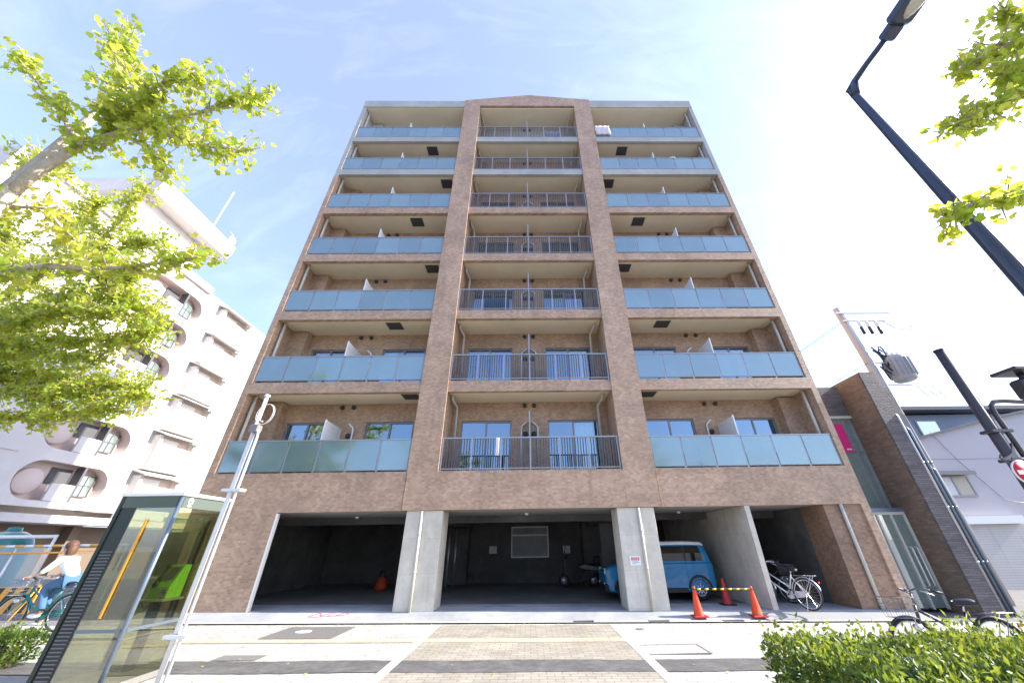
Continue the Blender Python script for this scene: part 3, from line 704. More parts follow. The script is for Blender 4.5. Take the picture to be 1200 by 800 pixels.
mb = MB(); mb.prism([(26.3, 5.85), (30.4, 7.3), (34.5, 5.85), (34.5, 6.0), (30.4, 7.46), (26.3, 6.0)], 'y', 17.6, 26.4); mb.build('roof', 'siding', T)

# ------------------------------------------------------------------ white apartment building across the left street
A = thing('white_apartment_building', 'white apartment building with round-ended recesses across the street', 'apartment building', (-28.7, 23, .3))
FX = -28.7
mb = MB(); FZ = [5.2+2.8*i for i in range(6)]
Y0, Y1, ZT = 12.3, 34.5, 21.55
# front wall built as strips round the stadium-shaped recesses
RC = 1.06; RA, RB = 21.3, 26.25; CA, CB = RA+RC, RB-RC
def stadium(n=18):
    p = []
    for i in range(n+1): a = -math.pi/2+math.pi*i/n; p.append((CB+RC*math.cos(a), RC*math.sin(a)))
    for i in range(n+1): a = math.pi/2+math.pi*i/n; p.append((CA+RC*math.cos(a), RC*math.sin(a)))
    return p
def box_pt(y, z, zc, lo, hi, h):
    # the ray from the recess centre through (y, z) to the surrounding rectangle
    c = (RA+RB)/2; dy, dz = y-c, z; t = 1e9
    if dy > 1e-9: t = min(t, (hi-c)/dy)
    if dy < -1e-9: t = min(t, (lo-c)/dy)
    if dz > 1e-9: t = min(t, h/dz)
    if dz < -1e-9: t = min(t, -h/dz)
    return (c+dy*t, dz*t)
ST = stadium()
for zc in FZ:
    h = 1.4; n = len(ST); inner = [(FX, y, zc+z) for y, z in ST]; outer = []
    for y, z in ST:
        q = box_pt(y, z, zc, RA-.3, RB+.3, h); outer.append((FX, q[0], zc+q[1]))
    back = [(FX-.75, y, zc+z) for y, z in ST]
    mb.add(inner+outer, [(i, (i+1) % n, n+(i+1) % n, n+i) for i in range(n)])
    mb.add([(FX, RA-.3, zc-h), (FX, RA-.3, zc+h), (FX, RB+.3, zc+h), (FX, RB+.3, zc-h)], [])
zb, zt_ = FZ[0]-1.4, FZ[-1]+1.4
# corner triangles left between the ray-cast outline and the rectangle
for zc in FZ:
    n = len(ST); outer = [box_pt(y, z, zc, RA-.3, RB+.3, 1.4) for y, z in ST]
    for cy, cz in ((RA-.3, -1.4), (RA-.3, 1.4), (RB+.3, -1.4), (RB+.3, 1.4)):
        for i in range(n):
            p, q = outer[i], outer[(i+1) % n]
            def on(p, e): return abs(p[0]-cy) < 1e-6 if e == 'y' else abs(abs(p[1])-1.4) < 1e-6 and p[1]*cz > 0
            if (on(p, 'y') and on(q, 'z') and not on(q, 'y')) or (on(p, 'z') and on(q, 'y') and not on(p, 'y')):
                mb.add([(FX, p[0], zc+p[1]), (FX, cy, zc+cz), (FX, q[0], zc+q[1])], [(0, 1, 2)])
mb.box(FX-1.5, FX, Y0, RA-.3, zb, ZT); mb.box(FX-1.5, FX, RB+.3, Y1, zb, ZT); mb.box(FX-1.5, FX, RA-.3, RB+.3, zt_, ZT)
mb.box(FX-14, FX-1.5, Y0, Y1, zb-.4, ZT-.01)
mb.box(FX-.8, FX+.55, 12.3, 34.5, 3.0, 3.42)
for i in range(7): mb.box(FX-.02, FX+.04, Y0+.3, RA-.5, FZ[0]-1.55+2.8*i, FZ[0]-1.45+2.8*i)
mb.build('wall', 'white_wall', A)
mb = MB()
for zc in FZ:
    n = len(ST)
    mb.add([(FX, y, zc+z) for y, z in ST]+[(FX-.75, y, zc+z) for y, z in ST], [(i, n+i, n+(i+1) % n, (i+1) % n) for i in range(n)])
    mb.add([(FX-.75, y, zc+z) for y, z in ST], [tuple(range(n))])
mb.build('recess_lining', 'pinkshade', A)
for zc in FZ:
    mb = MB(); mb.box(FX-.7, FX-.62, 24.95, 25.95, zc-.62, zc+.66)
    for y in (24.95, 25.42, 25.9): mb.box(FX-.615, FX-.58, y, y+.06, zc-.62, zc+.66)
    mb.box(FX-.61, FX-.585, 25.01, 25.9, zc+.02, zc+.08)
    wf = mb.build('recess_window', 'darkmetal', A)
    mb = MB(); mb.box(FX-.619, FX-.6125, 25.02, 25.88, zc-.56, zc+.6); mb.build('pane', 'shopglass', wf)
    mb = MB(); mb.box(FX-.72, FX-.66, 23.35, 24.45, zc-.05, zc+.85); mb.build('balcony_window', 'room', A)
    mb = MB(); mb.box(FX-.6, FX-.02, 24.52, 24.66, zc-1.02, zc+1.02); mb.build('fin', 'darkmetal', A)
    mb = MB(); mb.box(FX-.14, FX-.02, 23.25, 24.5, zc-1.03, zc-.08); mb.build('balcony_parapet', 'white_wall', A)
    mb = MB(); mb.lathe([(0, .06), (.66, .06), (.70, .02), (.70, -.12)], (FX-.50, CA+.02, zc-.05), 'x', 28); mb.build('round_ornament', 'pinkshade', A)
# projecting bays with sloping hoods
for i in range(6):
    z = 6.25+2.9*i
    mb = MB(); mb.box(FX, FX+.62, 27.6, 30.9, z-2.46 if i else 3.43, z-.72); mb.box(FX, FX+.62, 27.6, 27.85, z-.72, z); mb.box(FX, FX+.62, 30.7, 30.9, z-.72, z)
    mb.build('bay', 'white_wall', A)
    mb = MB(); mb.prism([(FX, z+.32), (FX+1.05, z-.02), (FX+1.05, z+.06), (FX, z+.45)], 'y', 27.35, 31.15); mb.build('hood', 'white_wall', A)
    mb = MB(); mb.box(FX+.02, FX+.1, 27.85, 30.7, z-.72, z); mb.build('bay_window', 'pinkshade', A)
    mb = MB(); mb.box(FX+.102, FX+.16, 28.3, 29.7, z-.5, z-.08); mb.box(FX+.5, FX+.56, 28.0, 30.6, z-.66, z-.60); mb.box(FX+.5, FX+.56, 29.3, 29.36, z-.719, z-.66); mb.build('rail', 'white', A)
mb = MB(); mb.box(FX-9, FX-.9, 18.4, 24.3, ZT, 25.2); mb.build('roof_tower', 'white_wall', A)
mb = MB(); mb.prism([(FX-9.5, 25.2), (FX+.2, 25.2), (FX+.5, 25.6), (FX+.5, 26.6), (FX-9.5, 26.6)], 'y', 18.0, 25.6); mb.build('tower_roof', 'white_wall', A)
mb = MB(); mb.box(FX-1.6, FX-1.505, Y0, Y1, 0, 3.0)
for y in (13, 17.5, 22, 26.5, 31): mb.box(FX-1.5, FX-.9, y, y+.5, 0, 2.99)
mb.build('shop_front', 'shopbrown', A)
mb = MB(); mb.box(FX-.02, FX+.25, 12.6, 26.0, 21.3, 21.9); mb.build('parapet', 'white_wall', A)
an = thing('mast_antenna', 'thin white mast standing on the roof tower of the white apartment building', 'antenna', (FX, 23.2, 26.6))
mb = MB(); mb.tube([(FX, 23.2, 26.6), (FX, 23.2, 31.6)], [.07, .05], 8); mb.build('mast', 'white', an)
mb = MB(); mb.box(FX-.12, FX+.12, 23.08, 23.32, 26.6, 26.75); mb.build('base', 'silver', an)
an = thing('dish_antenna', 'small dish and television aerial on the roof edge of the white building', 'antenna', (FX, 25.3, 26.6))
mb = MB(); mb.tube([(FX, 25.2, 26.6), (FX, 25.2, 28.0)], .035, 8); mb.build('mast', 'silver', an)
mb = MB(); mb.lathe([(0, .0), (.2, .03), (.38, .12), (.38, .15), (0, .05)], (FX+.1, 25.2, 27.2), 'x', 18); mb.build('dish', 'white', an)
mb = MB(); mb.tube([(FX, 24.7, 27.9), (FX, 25.8, 27.95)], .02, 6)
for i in range(5): mb.tube([(FX-.25, 24.8+i*.22, 27.92), (FX+.25, 24.8+i*.22, 27.92)], .012, 6)
mb.build('aerial', 'silver', an)

# ------------------------------------------------------------------ construction fence at the street corner
ft = thing('mesh_fence', 'pipe frame fence hung with pale teal mesh at the street corner', 'fence', (-13.2, 12, ground_z(-13.2)))
mb = MB(); z0 = ground_z(-13.5)
for x in (-17.6, -15.6, -13.75): mb.tube([(x, 12, z0), (x, 12, 1.95)], .035, 8)
mb.tube([(-18, 12, 1.93), (-13.75, 12, 1.9)], .045, 8); mb.tube([(-18, 11.96, .55), (-12.9, 11.96, .55)], .025, 8)
mb.build('pipe_frame', 'white', ft)
mb = MB(); n = 30; v = []
for j in range(6):
    for i in range(n+1): v.append((-18+4.22*i/n, 11.93+.03*math.sin(i*.9+j*.4), .5+j*.24))
mb.add(v, [(j*(n+1)+i, j*(n+1)+i+1, (j+1)*(n+1)+i+1, (j+1)*(n+1)+i) for j in range(5) for i in range(n)], True)
mb.build('mesh_sheet', 'mesh', ft)
rp = thing('safety_rail', 'orange and white striped rail on thin posts before the mesh fence', 'barrier', (-13, 11.4, ground_z(-13)))
mb = MB()
for i in range(12): mb.tube([(-17+i*.5, 11.4, 1.66), (-16.75+i*.5, 11.4, 1.66)], .03, 8)
mb.tube([(-17, 11.4, 1.5), (-11.0, 11.4, 1.5)], .022, 8); mb.build('rail', 'amber', rp)
mb = MB()
for i in range(12): mb.tube([(-16.75+i*.5, 11.4, 1.66), (-16.5+i*.5, 11.4, 1.66)], .03, 8)
mb.tube([(-16.75, 11.43, 1.66), (-11.0, 11.43, 1.66)], .018, 8)
mb.build('white_rail', 'white', rp)
for x in (-16.8, -14.0, -11.05):
    mb = MB(); mb.tube([(x, 11.45, ground_z(x)), (x, 11.45, 1.68)], .025, 8); mb.build('post', 'white', rp)
def barricade(x0, label):
    b = thing('barricade', label, 'barricade', (x0, 11.1, ground_z(x0)), 'striped barricades at the street corner')
    z0 = ground_z(x0)
    mb = MB(); mb.box(x0, x0+1.5, 11.08, 11.11, z0+.12, z0+.66); mb.build('board', 'amber', b)
    mb = MB()
    for i in range(5):
        xa = x0+.02+i*.3; mb.add([(xa, 11.076, z0+.13), (xa+.14, 11.076, z0+.13), (xa+.32 if xa+.32 < x0+1.5 else x0+1.5, 11.076, z0+.65), (min(xa+.18, x0+1.49), 11.076, z0+.65)], [(0, 1, 2, 3)])
    mb.build('black_stripes', 'black', b)
    mb = MB()
    for x in (x0+.08, x0+1.42):
        mb.tube([(x, 11.12, z0+.7), (x, 10.85, z0)], .018, 6); mb.tube([(x, 11.12, z0+.7), (x, 11.4, z0)], .018, 6)
    mb.build('stand', 'amber', b)
barricade(-13.85, 'orange barricade with black diagonal stripes, nearer the booth'); barricade(-15.5, 'orange barricade with black diagonal stripes, at the picture edge')
gd = thing('green_tank', 'green rounded tank top showing behind the mesh fence', 'tank', (-18.2, 14.5, ground_z(-18)))
mb = MB(); mb.lathe([(0, 2.05), (.3, 2.0), (.55, 1.85), (.65, 1.6), (.65, -.1)], (-18.2, 14.5, ground_z(-18)), 'z', 20); mb.build('shell', 'tealbike', gd)
mb = MB(); mb.lathe([(0, .12), (.16, .1), (.18, 0)], (-18.2, 14.5, ground_z(-18)+2.03), 'z', 14); mb.build('lid', 'tealbike', gd)

# ------------------------------------------------------------------ telephone booth
bx0, bx1, by0, by1 = -6.06, -5.17, 5.85, 6.78; bz = ground_z(-5.6)+.012; bt = 2.20
PB = thing('phone_booth', 'glass telephone booth with dark green header and louvred side panel', 'phone booth', ((bx0+bx1)/2, (by0+by1)/2, bz))
mb = MB(); mb.box(bx0-.03, bx1+.03, by0-.03, by1+.03, bt, bt+.045, .012); mb.build('roof', 'white', PB)
mb = MB(); mb.box(bx0, bx1, by0, by1, bz, bz+.07); mb.build('base', 'steelplate', PB)
mb = MB(); mb.tube([(bx1-.02, by0+.02, bz), (bx1-.02, by0+.02, bt)], .027, 10); mb.build('corner_post', 'boothpost', PB)
mb = MB(); mb.box(bx1-.06, bx1, by1-.06, by1, bz+.07, bt); mb.build('corner_post', 'pipe', PB)
mb = MB(); mb.box(bx0, bx0+.05, by1-.05, by1, bz+.07, bt); mb.box(bx0, bx0+.05, by0, by0+.05, bz+.07, bt); mb.build('corner_post', 'boothdark', PB)
mb = MB(); mb.box(bx0+.05, bx1-.05, by0+.005, by0+.03, bt-.155, bt-.001); mb.box(bx0+.004, bx0+.03, by0+.05, by1-.05, bt-.155, bt-.001); mb.build('header', 'boothgreen', PB)
sh = MB(); sh.box(bx1-.03, bx1-.004, by0+.05, by1-.06, bt-.155, bt-.001); sh = sh.build('side_header', 'boothgrey', PB)
# round company mark on the side header
mb = MB(); cx, cy, cz = bx1-.002, by0+.17, bt-.065
ring = [(cx, cy+.036*math.cos(t), cz+.040*math.sin(t)) for t in [2*math.pi*i/22 for i in range(22)]]
mb.tube(ring, .0085, 6, closed=True); mb.tube([(cx, cy+.018*math.cos(t), cz+.022+.016*math.sin(t)) for t in [2*math.pi*i/12 for i in range(12)]], .005, 6, closed=True)
mb.box(cx-.001, cx+.003, cy-.035, cy+.035, cz-.072, cz-.055); mb.build('company_mark', 'white', sh)
# louvred dark panel on the front left and side
lp = MB(); lp.box(bx0+.05, bx0+.27, by0+.015, by0+.022, bz+.07, bt-.16); lp = lp.build('louvre_panel', 'boothdark', PB)
mb = MB()
for i in range(36): mb.box(bx0+.08, bx0+.24, by0+.004, by0+.0145, bz+.15+i*.038, bz+.165+i*.038)
mb.build('louvres', 'darkmetal', lp)
def bg_(x0, x1, y0, y1): mb = MB(); mb.box(x0, x1, y0, y1, bz+.07, bt-.157); return mb.build('glass_wall', 'boothglass', PB)
bg_(bx0+.27, bx1-.05, by0+.014, by0+.020); bg_(bx1-.02, bx1-.014, by0+.05, by1-.06); bg_(bx0+.05, bx1-.06, by1-.03, by1-.024); bg_(bx0+.014, bx0+.02, by0+.05, by1-.05)
dg = MB(); dg.box(bx0+.5, bx0+.522, by0-.012, by0+.010, bz+.75, bt-.3); dg.build('door_grip', 'amber', PB)
mb = MB(); mb.box(bx0+.27, bx1-.05, by0+.006, by0+.034, bz+.60, bz+.635); mb.box(bx1-.034, bx1-.006, by0+.05, by1-.06, bz+.60, bz+.635); mb.build('mid_rail', 'boothpost', PB)
mb = MB(); mb.box(bx0+.6, bx0+.72, by1-.022, by1-.018, bz+.55, bt-.3); mb.box(bx0+.1, bx0+.45, by1-.022, by1-.018, bz+1.15, bz+1.75); mb.build('notice_strip', 'boothgrey', PB)
st = MB(); st.box(bx0+.40, bx1-.09, by1-.42, by1-.04, bz+.86, bz+.89, .008); st.build('shelf', 'silver', PB)
mb = MB(); mb.box(bx0+.45, bx0+.51, by1-.2, by1-.06, bz+.07, bz+.86); mb.build('shelf_leg', 'boothdark', PB)
ph = thing('public_telephone', 'lime green public telephone on the shelf inside the booth', 'telephone', (bx1-.27, by1-.22, bz+.89))
px0, px1, py0, py1, pz = bx1-.43, bx1-.14, by1-.34, by1-.08, bz+.892
mb = MB(); mb.prism([(py0, pz), (py1, pz), (py1, pz+.41), (py0+.14, pz+.41), (py0, pz+.14)], 'x', px0, px1); mb.build('body', 'lime', ph)
mb = MB(); mb.tube([(px0+.07, py0+.10, pz+.36), (px0+.07, py0+.02, pz+.2)], .028, 10); mb.ell((px0+.07, py0+.11, pz+.39), .04, .035, .045); mb.ell((px0+.07, py0+.0, pz+.18), .04, .035, .045); mb.build('handset', 'black', ph)
mb = MB(); mb.add([(px0+.13, py0+.030, pz+.225), (px1-.03, py0+.030, pz+.225), (px1-.03, py0+.118, pz+.382), (px0+.13, py0+.118, pz+.382)], [(0, 1, 2, 3)]); mb.build('display', 'darkmetal', ph)
mb = MB()
for i in range(3):
    for j in range(4):
        zz = pz+.16-.0*j; mb.box(px0+.15+i*.05, px0+.185+i*.05, py0-.006, py0+.001, pz+.02+j*.028, pz+.04+j*.028)
mb.build('keypad', 'silver', ph)
mb = MB(); mb.box(px1-.09, px1-.03, py0-.004, py0+.001, pz+.05, pz+.10); mb.build('card_slot', 'black', ph)
mb = MB(); mb.tube([(px0+.05, py0, pz+.17), (px0+.02, py0-.06, pz-.02), (px0+.1, py0-.05, pz-.12), (px0+.2, py0+.0, pz+.02)], .009, 6); mb.build('cord', 'darkmetal', ph)

# ------------------------------------------------------------------ pale twin-tube pole beside the booth
WP = thing('cable_pole', 'pale galvanised twin-tube pole with a loop of cable near its top', 'pole', (-4.42, 5.8, ground_z(-4.4)))
mb = MB(); z0 = ground_z(-4.4); mb.tube([(-4.46, 5.8, z0), (-4.46, 5.8, 3.74)], .029, 12); mb.lathe([(.042, -.02), (.042, .02), (0, .035)], (-4.46, 5.8, 3.74), 'z', 12); mb.build('pole', 'galv', WP)
mb = MB(); mb.tube([(-4.36, 5.78, z0), (-4.36, 5.78, 3.05), (-4.39, 5.79, 3.16)], .019, 10); mb.build('conduit', 'galv', WP)
for z in (.55, 2.24): 
    mb = MB(); mb.box(-4.56, -4.28, 5.735, 5.86, z, z+.035); mb.build('clamp', 'galv', WP)
mb = MB(); mb.box(-4.52, -4.38, 5.74, 5.86, 3.12, 3.24, .01); mb.tube([(-4.53, 5.8, 3.3), (-4.38, 5.8, 3.3)], .02, 8); mb.build('bracket', 'steelplate', WP)
mb = MB()
for q in range(2):
    c0 = Vector((-4.33+.015*q, 5.72+.012*q, 3.40)); mb.tube([c0+Vector((.13*math.cos(t), 0, .17*math.sin(t))) for t in [2*math.pi*i/26+.2*q for i in range(26)]], .0035, 5, closed=True)
mb.build('cable_loop', 'white', WP)

# ------------------------------------------------------------------ street lamp, signal pole, utility pole
SL_ = thing('street_lamp', 'tall dark blue street lamp with a bent arm at upper right', 'street lamp', (4.60, 2.54, ground_z(4.6)))
mb = MB(); mb.tube([(4.60, 2.54, ground_z(4.6)), (4.60, 2.54, 3.4), (4.60, 2.54, 6.95), (4.60, 2.54, 7.0)], [.085, .070, .042, .042], 14); mb.build('pole', 'navy', SL_)
mb = MB(); mb.lathe([(.16, 0), (.16, .04), (.12, .06), (.115, .5)], (4.60, 2.54, ground_z(4.6)), 'z', 16); mb.build('base_collar', 'navy', SL_)
mb = MB(); mb.tube([(4.60, 2.57, 6.96), (4.61, 2.45, 7.02), (4.63, 2.25, 7.05), (4.68, 1.90, 7.08)], [.05, .042, .036, .036], 10)
mb.tube([(4.60, 2.54, 6.82), (4.61, 2.46, 7.0)], .05, 10); mb.build('arm', 'navy', SL_)
hx, hy, hz = 4.69, 1.95, 7.08
hd = MB(); hd.box(hx-.14, hx+.14, hy-.88, hy-.12, hz-.06, hz+.085, .03); hd.box(hx-.09, hx+.09, hy-.13, hy+.05, hz-.05, hz+.065, .02)
hh = hd.build('lamp_head', 'navy', SL_)
mb = MB(); mb.ell((hx, hy-.50, hz-.06), .105, .32, .05, 18, 10); lz = mb.build('lens', 'lampglass', hh)

SP = thing('signal_pole', 'charcoal pole with a curved arm carrying the signal at the right edge', 'pole', (7.65, 5.78, ground_z(7.65)))
mb = MB(); z0 = ground_z(7.65); mb.tube([(7.65, 5.78, z0), (7.65, 5.78, 4.48)], [.085, .078], 14); mb.lathe([(.085, 0), (.085, .03), (0, .045)], (7.65, 5.78, 4.47), 'z', 14); mb.build('pole', 'darkpole', SP)
mb = MB(); mb.tube([(7.80, 5.72, 2.35), (7.80, 5.72, 3.25), (7.83, 5.72, 3.40), (7.92, 5.72, 3.47), (8.1, 5.72, 3.48), (9.3, 5.72, 3.40)], .034, 10); mb.build('curved_arm', 'darkpole', SP)
for z in (2.95, 2.5):
    mb = MB(); mb.box(7.52, 7.88, 5.68, 5.88, z, z+.05, .01); mb.build('clamp', 'darkpole', SP)
mb = MB(); mb.tube([(7.56, 5.70, z0), (7.56, 5.70, 2.3), (7.50, 5.70, 2.42), (7.40, 5.72, 2.56), (7.46, 5.74, 2.6)], .016, 6); mb.build('conduit', 'darkmetal', SP)
mb = MB(); mb.prism([(7.38, 2.52), (7.62, 2.50), (7.72, 2.78), (7.6, 2.62)], 'y', 5.69, 5.73); mb.build('bracket', 'darkmetal', SP)
ns = thing('no_entry_sign', 'round red no-entry sign with a white bar on the charcoal pole', 'road sign', (7.66, 5.66, 2.30))
mb = MB(); mb.lathe([(0, 0), (.17, 0), (.17, .012), (0, .012)], (7.49, 5.60, 2.32), 'y', 28); mb.build('disc', 'red', ns)
mb = MB(); mb.box(7.37, 7.61, 5.592, 5.599, 2.29, 2.35); mb.build('white_bar', 'white', ns)
mb = MB(); mb.lathe([(.165, -.004), (.178, -.004), (.178, .016), (.165, .016)], (7.49, 5.60, 2.32), 'y', 28); mb.build('rim', 'white', ns)
mb = MB(); mb.box(7.46, 7.70, 5.618, 5.70, 2.30, 2.34); mb.build('bracket', 'darkmetal', ns)
ts = thing('traffic_signal', 'dark traffic signal box with visors seen from behind at the right edge', 'traffic signal', (8.75, 5.72, 3.6))
mb = MB(); mb.box(8.55, 9.35, 5.62, 5.84, 3.52, 3.86, .03); mb.build('housing', 'darkpole', ts)
mb = MB(); mb.box(8.42, 9.3, 5.50, 5.90, 3.98, 4.04, .01); mb.tube([(8.75, 5.72, 3.86), (8.75, 5.72, 3.98)], .05, 10); mb.build('top_plate', 'darkpole', ts)
for x in (8.69, 8.95, 9.21):
    mb = MB(); mb.tube([(x, 5.61, 3.69), (x, 5.44, 3.66)], [.12, .125], 14, cap=False); mb.build('visor', 'darkpole', ts)
    mb = MB(); mb.cyl((x, 5.60, 3.69), 'y', .10, .012, 16); mb.build('lens', 'lampglass', ts)

UP = thing('utility_pole', 'concrete utility pole with a grey transformer behind the shop', 'utility pole', (14.0, 13.0, ground_z(14)))
mb = MB(); mb.tube([(14.12, 13, ground_z(14)), (13.95, 13, 8.0), (13.80, 13, 10.38)], [.19, .15, .13], 14); mb.build('pole', 'poleconc', UP)
for z, x0, x1 in ((10.02, 13.55, 15.9), (9.62, 13.7, 15.5)):
    mb = MB(); mb.box(x0, x1, 12.82, 12.89, z, z+.07); mb.build('crossarm', 'galv', UP)
for x in (14.3, 14.65, 15.05):
    mb = MB(); mb.lathe([(.0, .0), (.05, 0), (.05, -.05), (.085, -.08), (.05, -.12), (.085, -.16), (.05, -.2), (.08, -.23), (0, -.3)], (x, 12.85, 9.62), 'z', 12); mb.build('insulator', 'porcelain', UP)
    mb = MB(); mb.tube([(x, 12.85, 9.33), (x, 12.85, 9.0)], .055, 10); mb.build('cutout_fuse', 'black', UP)
    mb = MB(); mb.tube([(x, 12.85, 9.0), (x-.1, 12.9, 8.6), (x-.15, 12.8, 8.2), (14.5, 12.8, 7.8)], .007, 5); mb.build('drop_lead', 'frame', UP)
mb = MB(); mb.tube([(15.4, 12.85, 9.62), (15.7, 12.8, 9.25), (16.5, 12.7, 9.05)], .03, 6); mb.tube([(16.2, 12.7, 9.2), (16.6, 12.7, 9.4)], .025, 6); mb.build('side_arm', 'galv', UP)
tb = MB(); tb.lathe([(0, 0), (.30, 0), (.36, .05), (.36, .95), (.32, 1.02), (0, 1.06)], (14.80, 12.75, 6.80), 'z', 24)
tb = tb.build('transformer', 'transformer', UP)
mb = MB()
for i in range(16):
    a = 2*math.pi*i/16; c, s = math.cos(a), math.sin(a)
    mb.add([(14.80+c*.36, 12.75+s*.36, 6.95), (14.80+c*.43, 12.75+s*.43, 6.95), (14.80+c*.43, 12.75+s*.43, 7.7), (14.80+c*.36, 12.75+s*.36, 7.7)], [(0, 1, 2, 3)])
mb.build('fins', 'transformer', tb)
for x in (14.6, 14.8, 15.0):
    mb = MB(); mb.lathe([(.04, 0), (.07, .04), (.04, .08), (.07, .12), (.03, .2), (0, .22)], (x, 12.7, 7.85), 'z', 10); mb.build('bushing', 'porcelain', UP)
mb = MB(); mb.tube([(14.05, 12.8, 6.66), (15.6, 12.72, 6.6)], .035, 8); mb.tube([(14.0, 12.8, 7.6), (14.5, 12.75, 7.58)], .03, 8)
for x in (15.0, 15.3, 15.6): mb.tube([(x, 12.7, 6.6), (x+.05, 12.6, 6.2), (x+.18, 12.6, 6.1)], .025, 6)
mb.build('hanger', 'galv', UP)
mb = MB(); rr = random.Random(2)
for i in range(10):
    p0 = Vector((14.15+rr.uniform(-.1, .35), 12.75, 7.9+rr.uniform(-.5, .5))); mb.tube([p0, p0+Vector((rr.uniform(-.2, .3), rr.uniform(-.1, .1), -.2)), p0+Vector((rr.uniform(-.1, .5), 0, -.55))], .03, 6)
mb.build('cable_bundle', 'black', UP)
for i, (y, z) in enumerate(((12.8, 9.72), (12.85, 9.75), (12.8, 7.6))):
    mb = MB(); a = Vector((13.9-.1*i, y, z)); b = Vector((10.5+.4*i, 34, z-.4)); pts = []
    for j in range(13): t = j/12; p = a.lerp(b, t); p.z -= 1.1*4*t*(1-t)*.35; pts.append(p)
    mb.tube(pts, .011, 5); tag(mb.build('overhead_cable', 'darkmetal', org=tuple(a)), 'thin overhead cable running back from the utility pole', 'cable', 'overhead cables from the utility pole')

# ------------------------------------------------------------------ traffic cones and bar
def cone(x, y, z, mat, label, dark):
    c = thing('traffic_cone', label, 'traffic cone', (x, y, z), 'traffic cones by the car bay')
    mb = MB(); mb.lathe([(.125, .03), (.118, .045), (.034, .55), (.034, .585), (.022, .60), (0, .60)], (x, y, z), 'z', 24); mb.build('cone_body', mat, c)
    mb = MB(); mb.box(x-.18, x+.18, y-.18, y+.18, z, z+.032, .012); mb.build('base', dark, c)
c1, c3 = (4.06, 10.76), (5.48, 10.76)
def apron(x, y): return apz(x, y)-.002
cone(*c1, apron(*c1), 'orange', 'orange traffic cone standing nearest the right concrete column', 'reddull')
cone(*c3, apron(*c3), 'orange', 'orange traffic cone standing next to the dividing concrete wall', 'reddull')
cone(5.37, 12.0, floor_z(5.37), 'reddull', 'dull red traffic cone in the shade behind the yellow and black bar', 'black')
br = thing('cone_bar', 'yellow and black bar hung between the two orange cones', 'bar', ((c1[0]+c3[0])/2, 10.76, .52))
za, zb_ = apron(*c1)+.545, apron(*c3)+.545
def seg(a, b): return [(c1[0]+(c3[0]-c1[0])*t, 10.72, za+(zb_-za)*t) for t in (a, b)]
mb = MB()
for i in range(7): mb.tube(seg(.04+i*.135, .04+i*.135+.065), .0175, 8)
mb.build('yellow_bands', 'yellow', br)
mb = MB(); mb.tube(seg(.03, .97), .0165, 8)
for cx, cz in ((c1[0], za), (c3[0], zb_)): mb.tube([(cx+.05*math.cos(t), 10.76+.05*math.sin(t), cz) for t in [2*math.pi*i/14 for i in range(14)]], .009, 6, closed=True)
mb.build('bar', 'black', br)

# ------------------------------------------------------------------ blue car in the right bay
CAR = thing('parked_car', 'blue boxy small car with white roof parked behind the right concrete column', 'car', (2.22, 12.7, floor_z(4)))
cz = floor_z(4); CX0, CY0, CW = 2.22, 12.66, 1.46          # nose at x = CX0, near side at y = CY0
def carsec(stations, mat, name, parent=CAR, ringf=None):
    mb = MB(); vs_ = []; n = None
    for st in stations:
        ring = ringf(*st); n = len(ring); vs_ += ring
    f = []
    for i in range(len(stations)-1):
        for k in range(n): k2 = (k+1) % n; f.append((i*n+k, i*n+k2, (i+1)*n+k2, (i+1)*n+k))
    f.append(tuple(range(n-1, -1, -1))); f.append(tuple(range((len(stations)-1)*n, len(stations)*n)))
    mb.add(vs_, f, False); return mb.build(name, mat, parent)
def ring(x, zb, zt, hw, tumble=.0, r=.045):
    yc = CY0+CW/2; p = []
    top = hw-tumble
    for (y, z) in ((-hw+r*.6, zb), (-hw, zb+r), (-hw, zb+(zt-zb)*.5), (-top-.0, zt-r), (-top+r, zt), (0, zt+.012), (top-r, zt), (top, zt-r), (hw, zb+(zt-zb)*.5), (hw, zb+r), (hw-r*.6, zb)):
        p.append((CX0+x, yc+y, cz+z))
    return p
carsec([(.02, .42, .70, .52), (.06, .30, .80, .60), (.16, .24, .86, .68), (.5, .22, .90, .715), (.90, .22, .93, .73), (1.3, .22, .945, .73), (2.4, .22, .945, .73), (3.08, .24, .945, .728), (3.22, .26, .94, .715), (3.28, .34, .90, .69)], 'carblue', 'body', ringf=ring)
g = carsec([(.86, .90, .935, .66, .02), (1.0, .90, 1.12, .70, .06), (1.22, .90, 1.40, .71, .085), (1.5, .90, 1.455, .715, .09), (2.6, .90, 1.455, .715, .09), (3.08, .90, 1.43, .715, .085), (3.17, .90, 1.30, .70, .06), (3.25, .90, 1.0, .69, .02)], 'carblue', 'cabin', ringf=ring)
carsec([(1.22, 1.395, 1.45, .652, .02, .02), (1.5, 1.40, 1.485, .655, .02, .02), (2.6, 1.40, 1.49, .655, .02, .02), (3.06, 1.385, 1.465, .652, .02, .02), (3.14, 1.36, 1.41, .63, .02, .015)], 'white', 'roof', ringf=ring)
yn = CY0+.015
def sidewin(x0, x1, xt0, xt1):
    for sd_ in (0, 1):
        def Y(o): return CY0+o if sd_ == 0 else CY0+CW-o
        xm0, xm1 = (x0+xt0)/2, (x1+xt1)/2
        mb = MB(); mb.add([(CX0+x0, Y(.008), cz+.975), (CX0+x1, Y(.008), cz+.975), (CX0+xm1, Y(.008), cz+1.18), (CX0+xm0, Y(.008), cz+1.18), (CX0+xt1, Y(.072), cz+1.365), (CX0+xt0, Y(.072), cz+1.365)], [(0, 1, 2, 3), (3, 2, 4, 5)])
        mb.build('side_window', 'carglass', CAR)
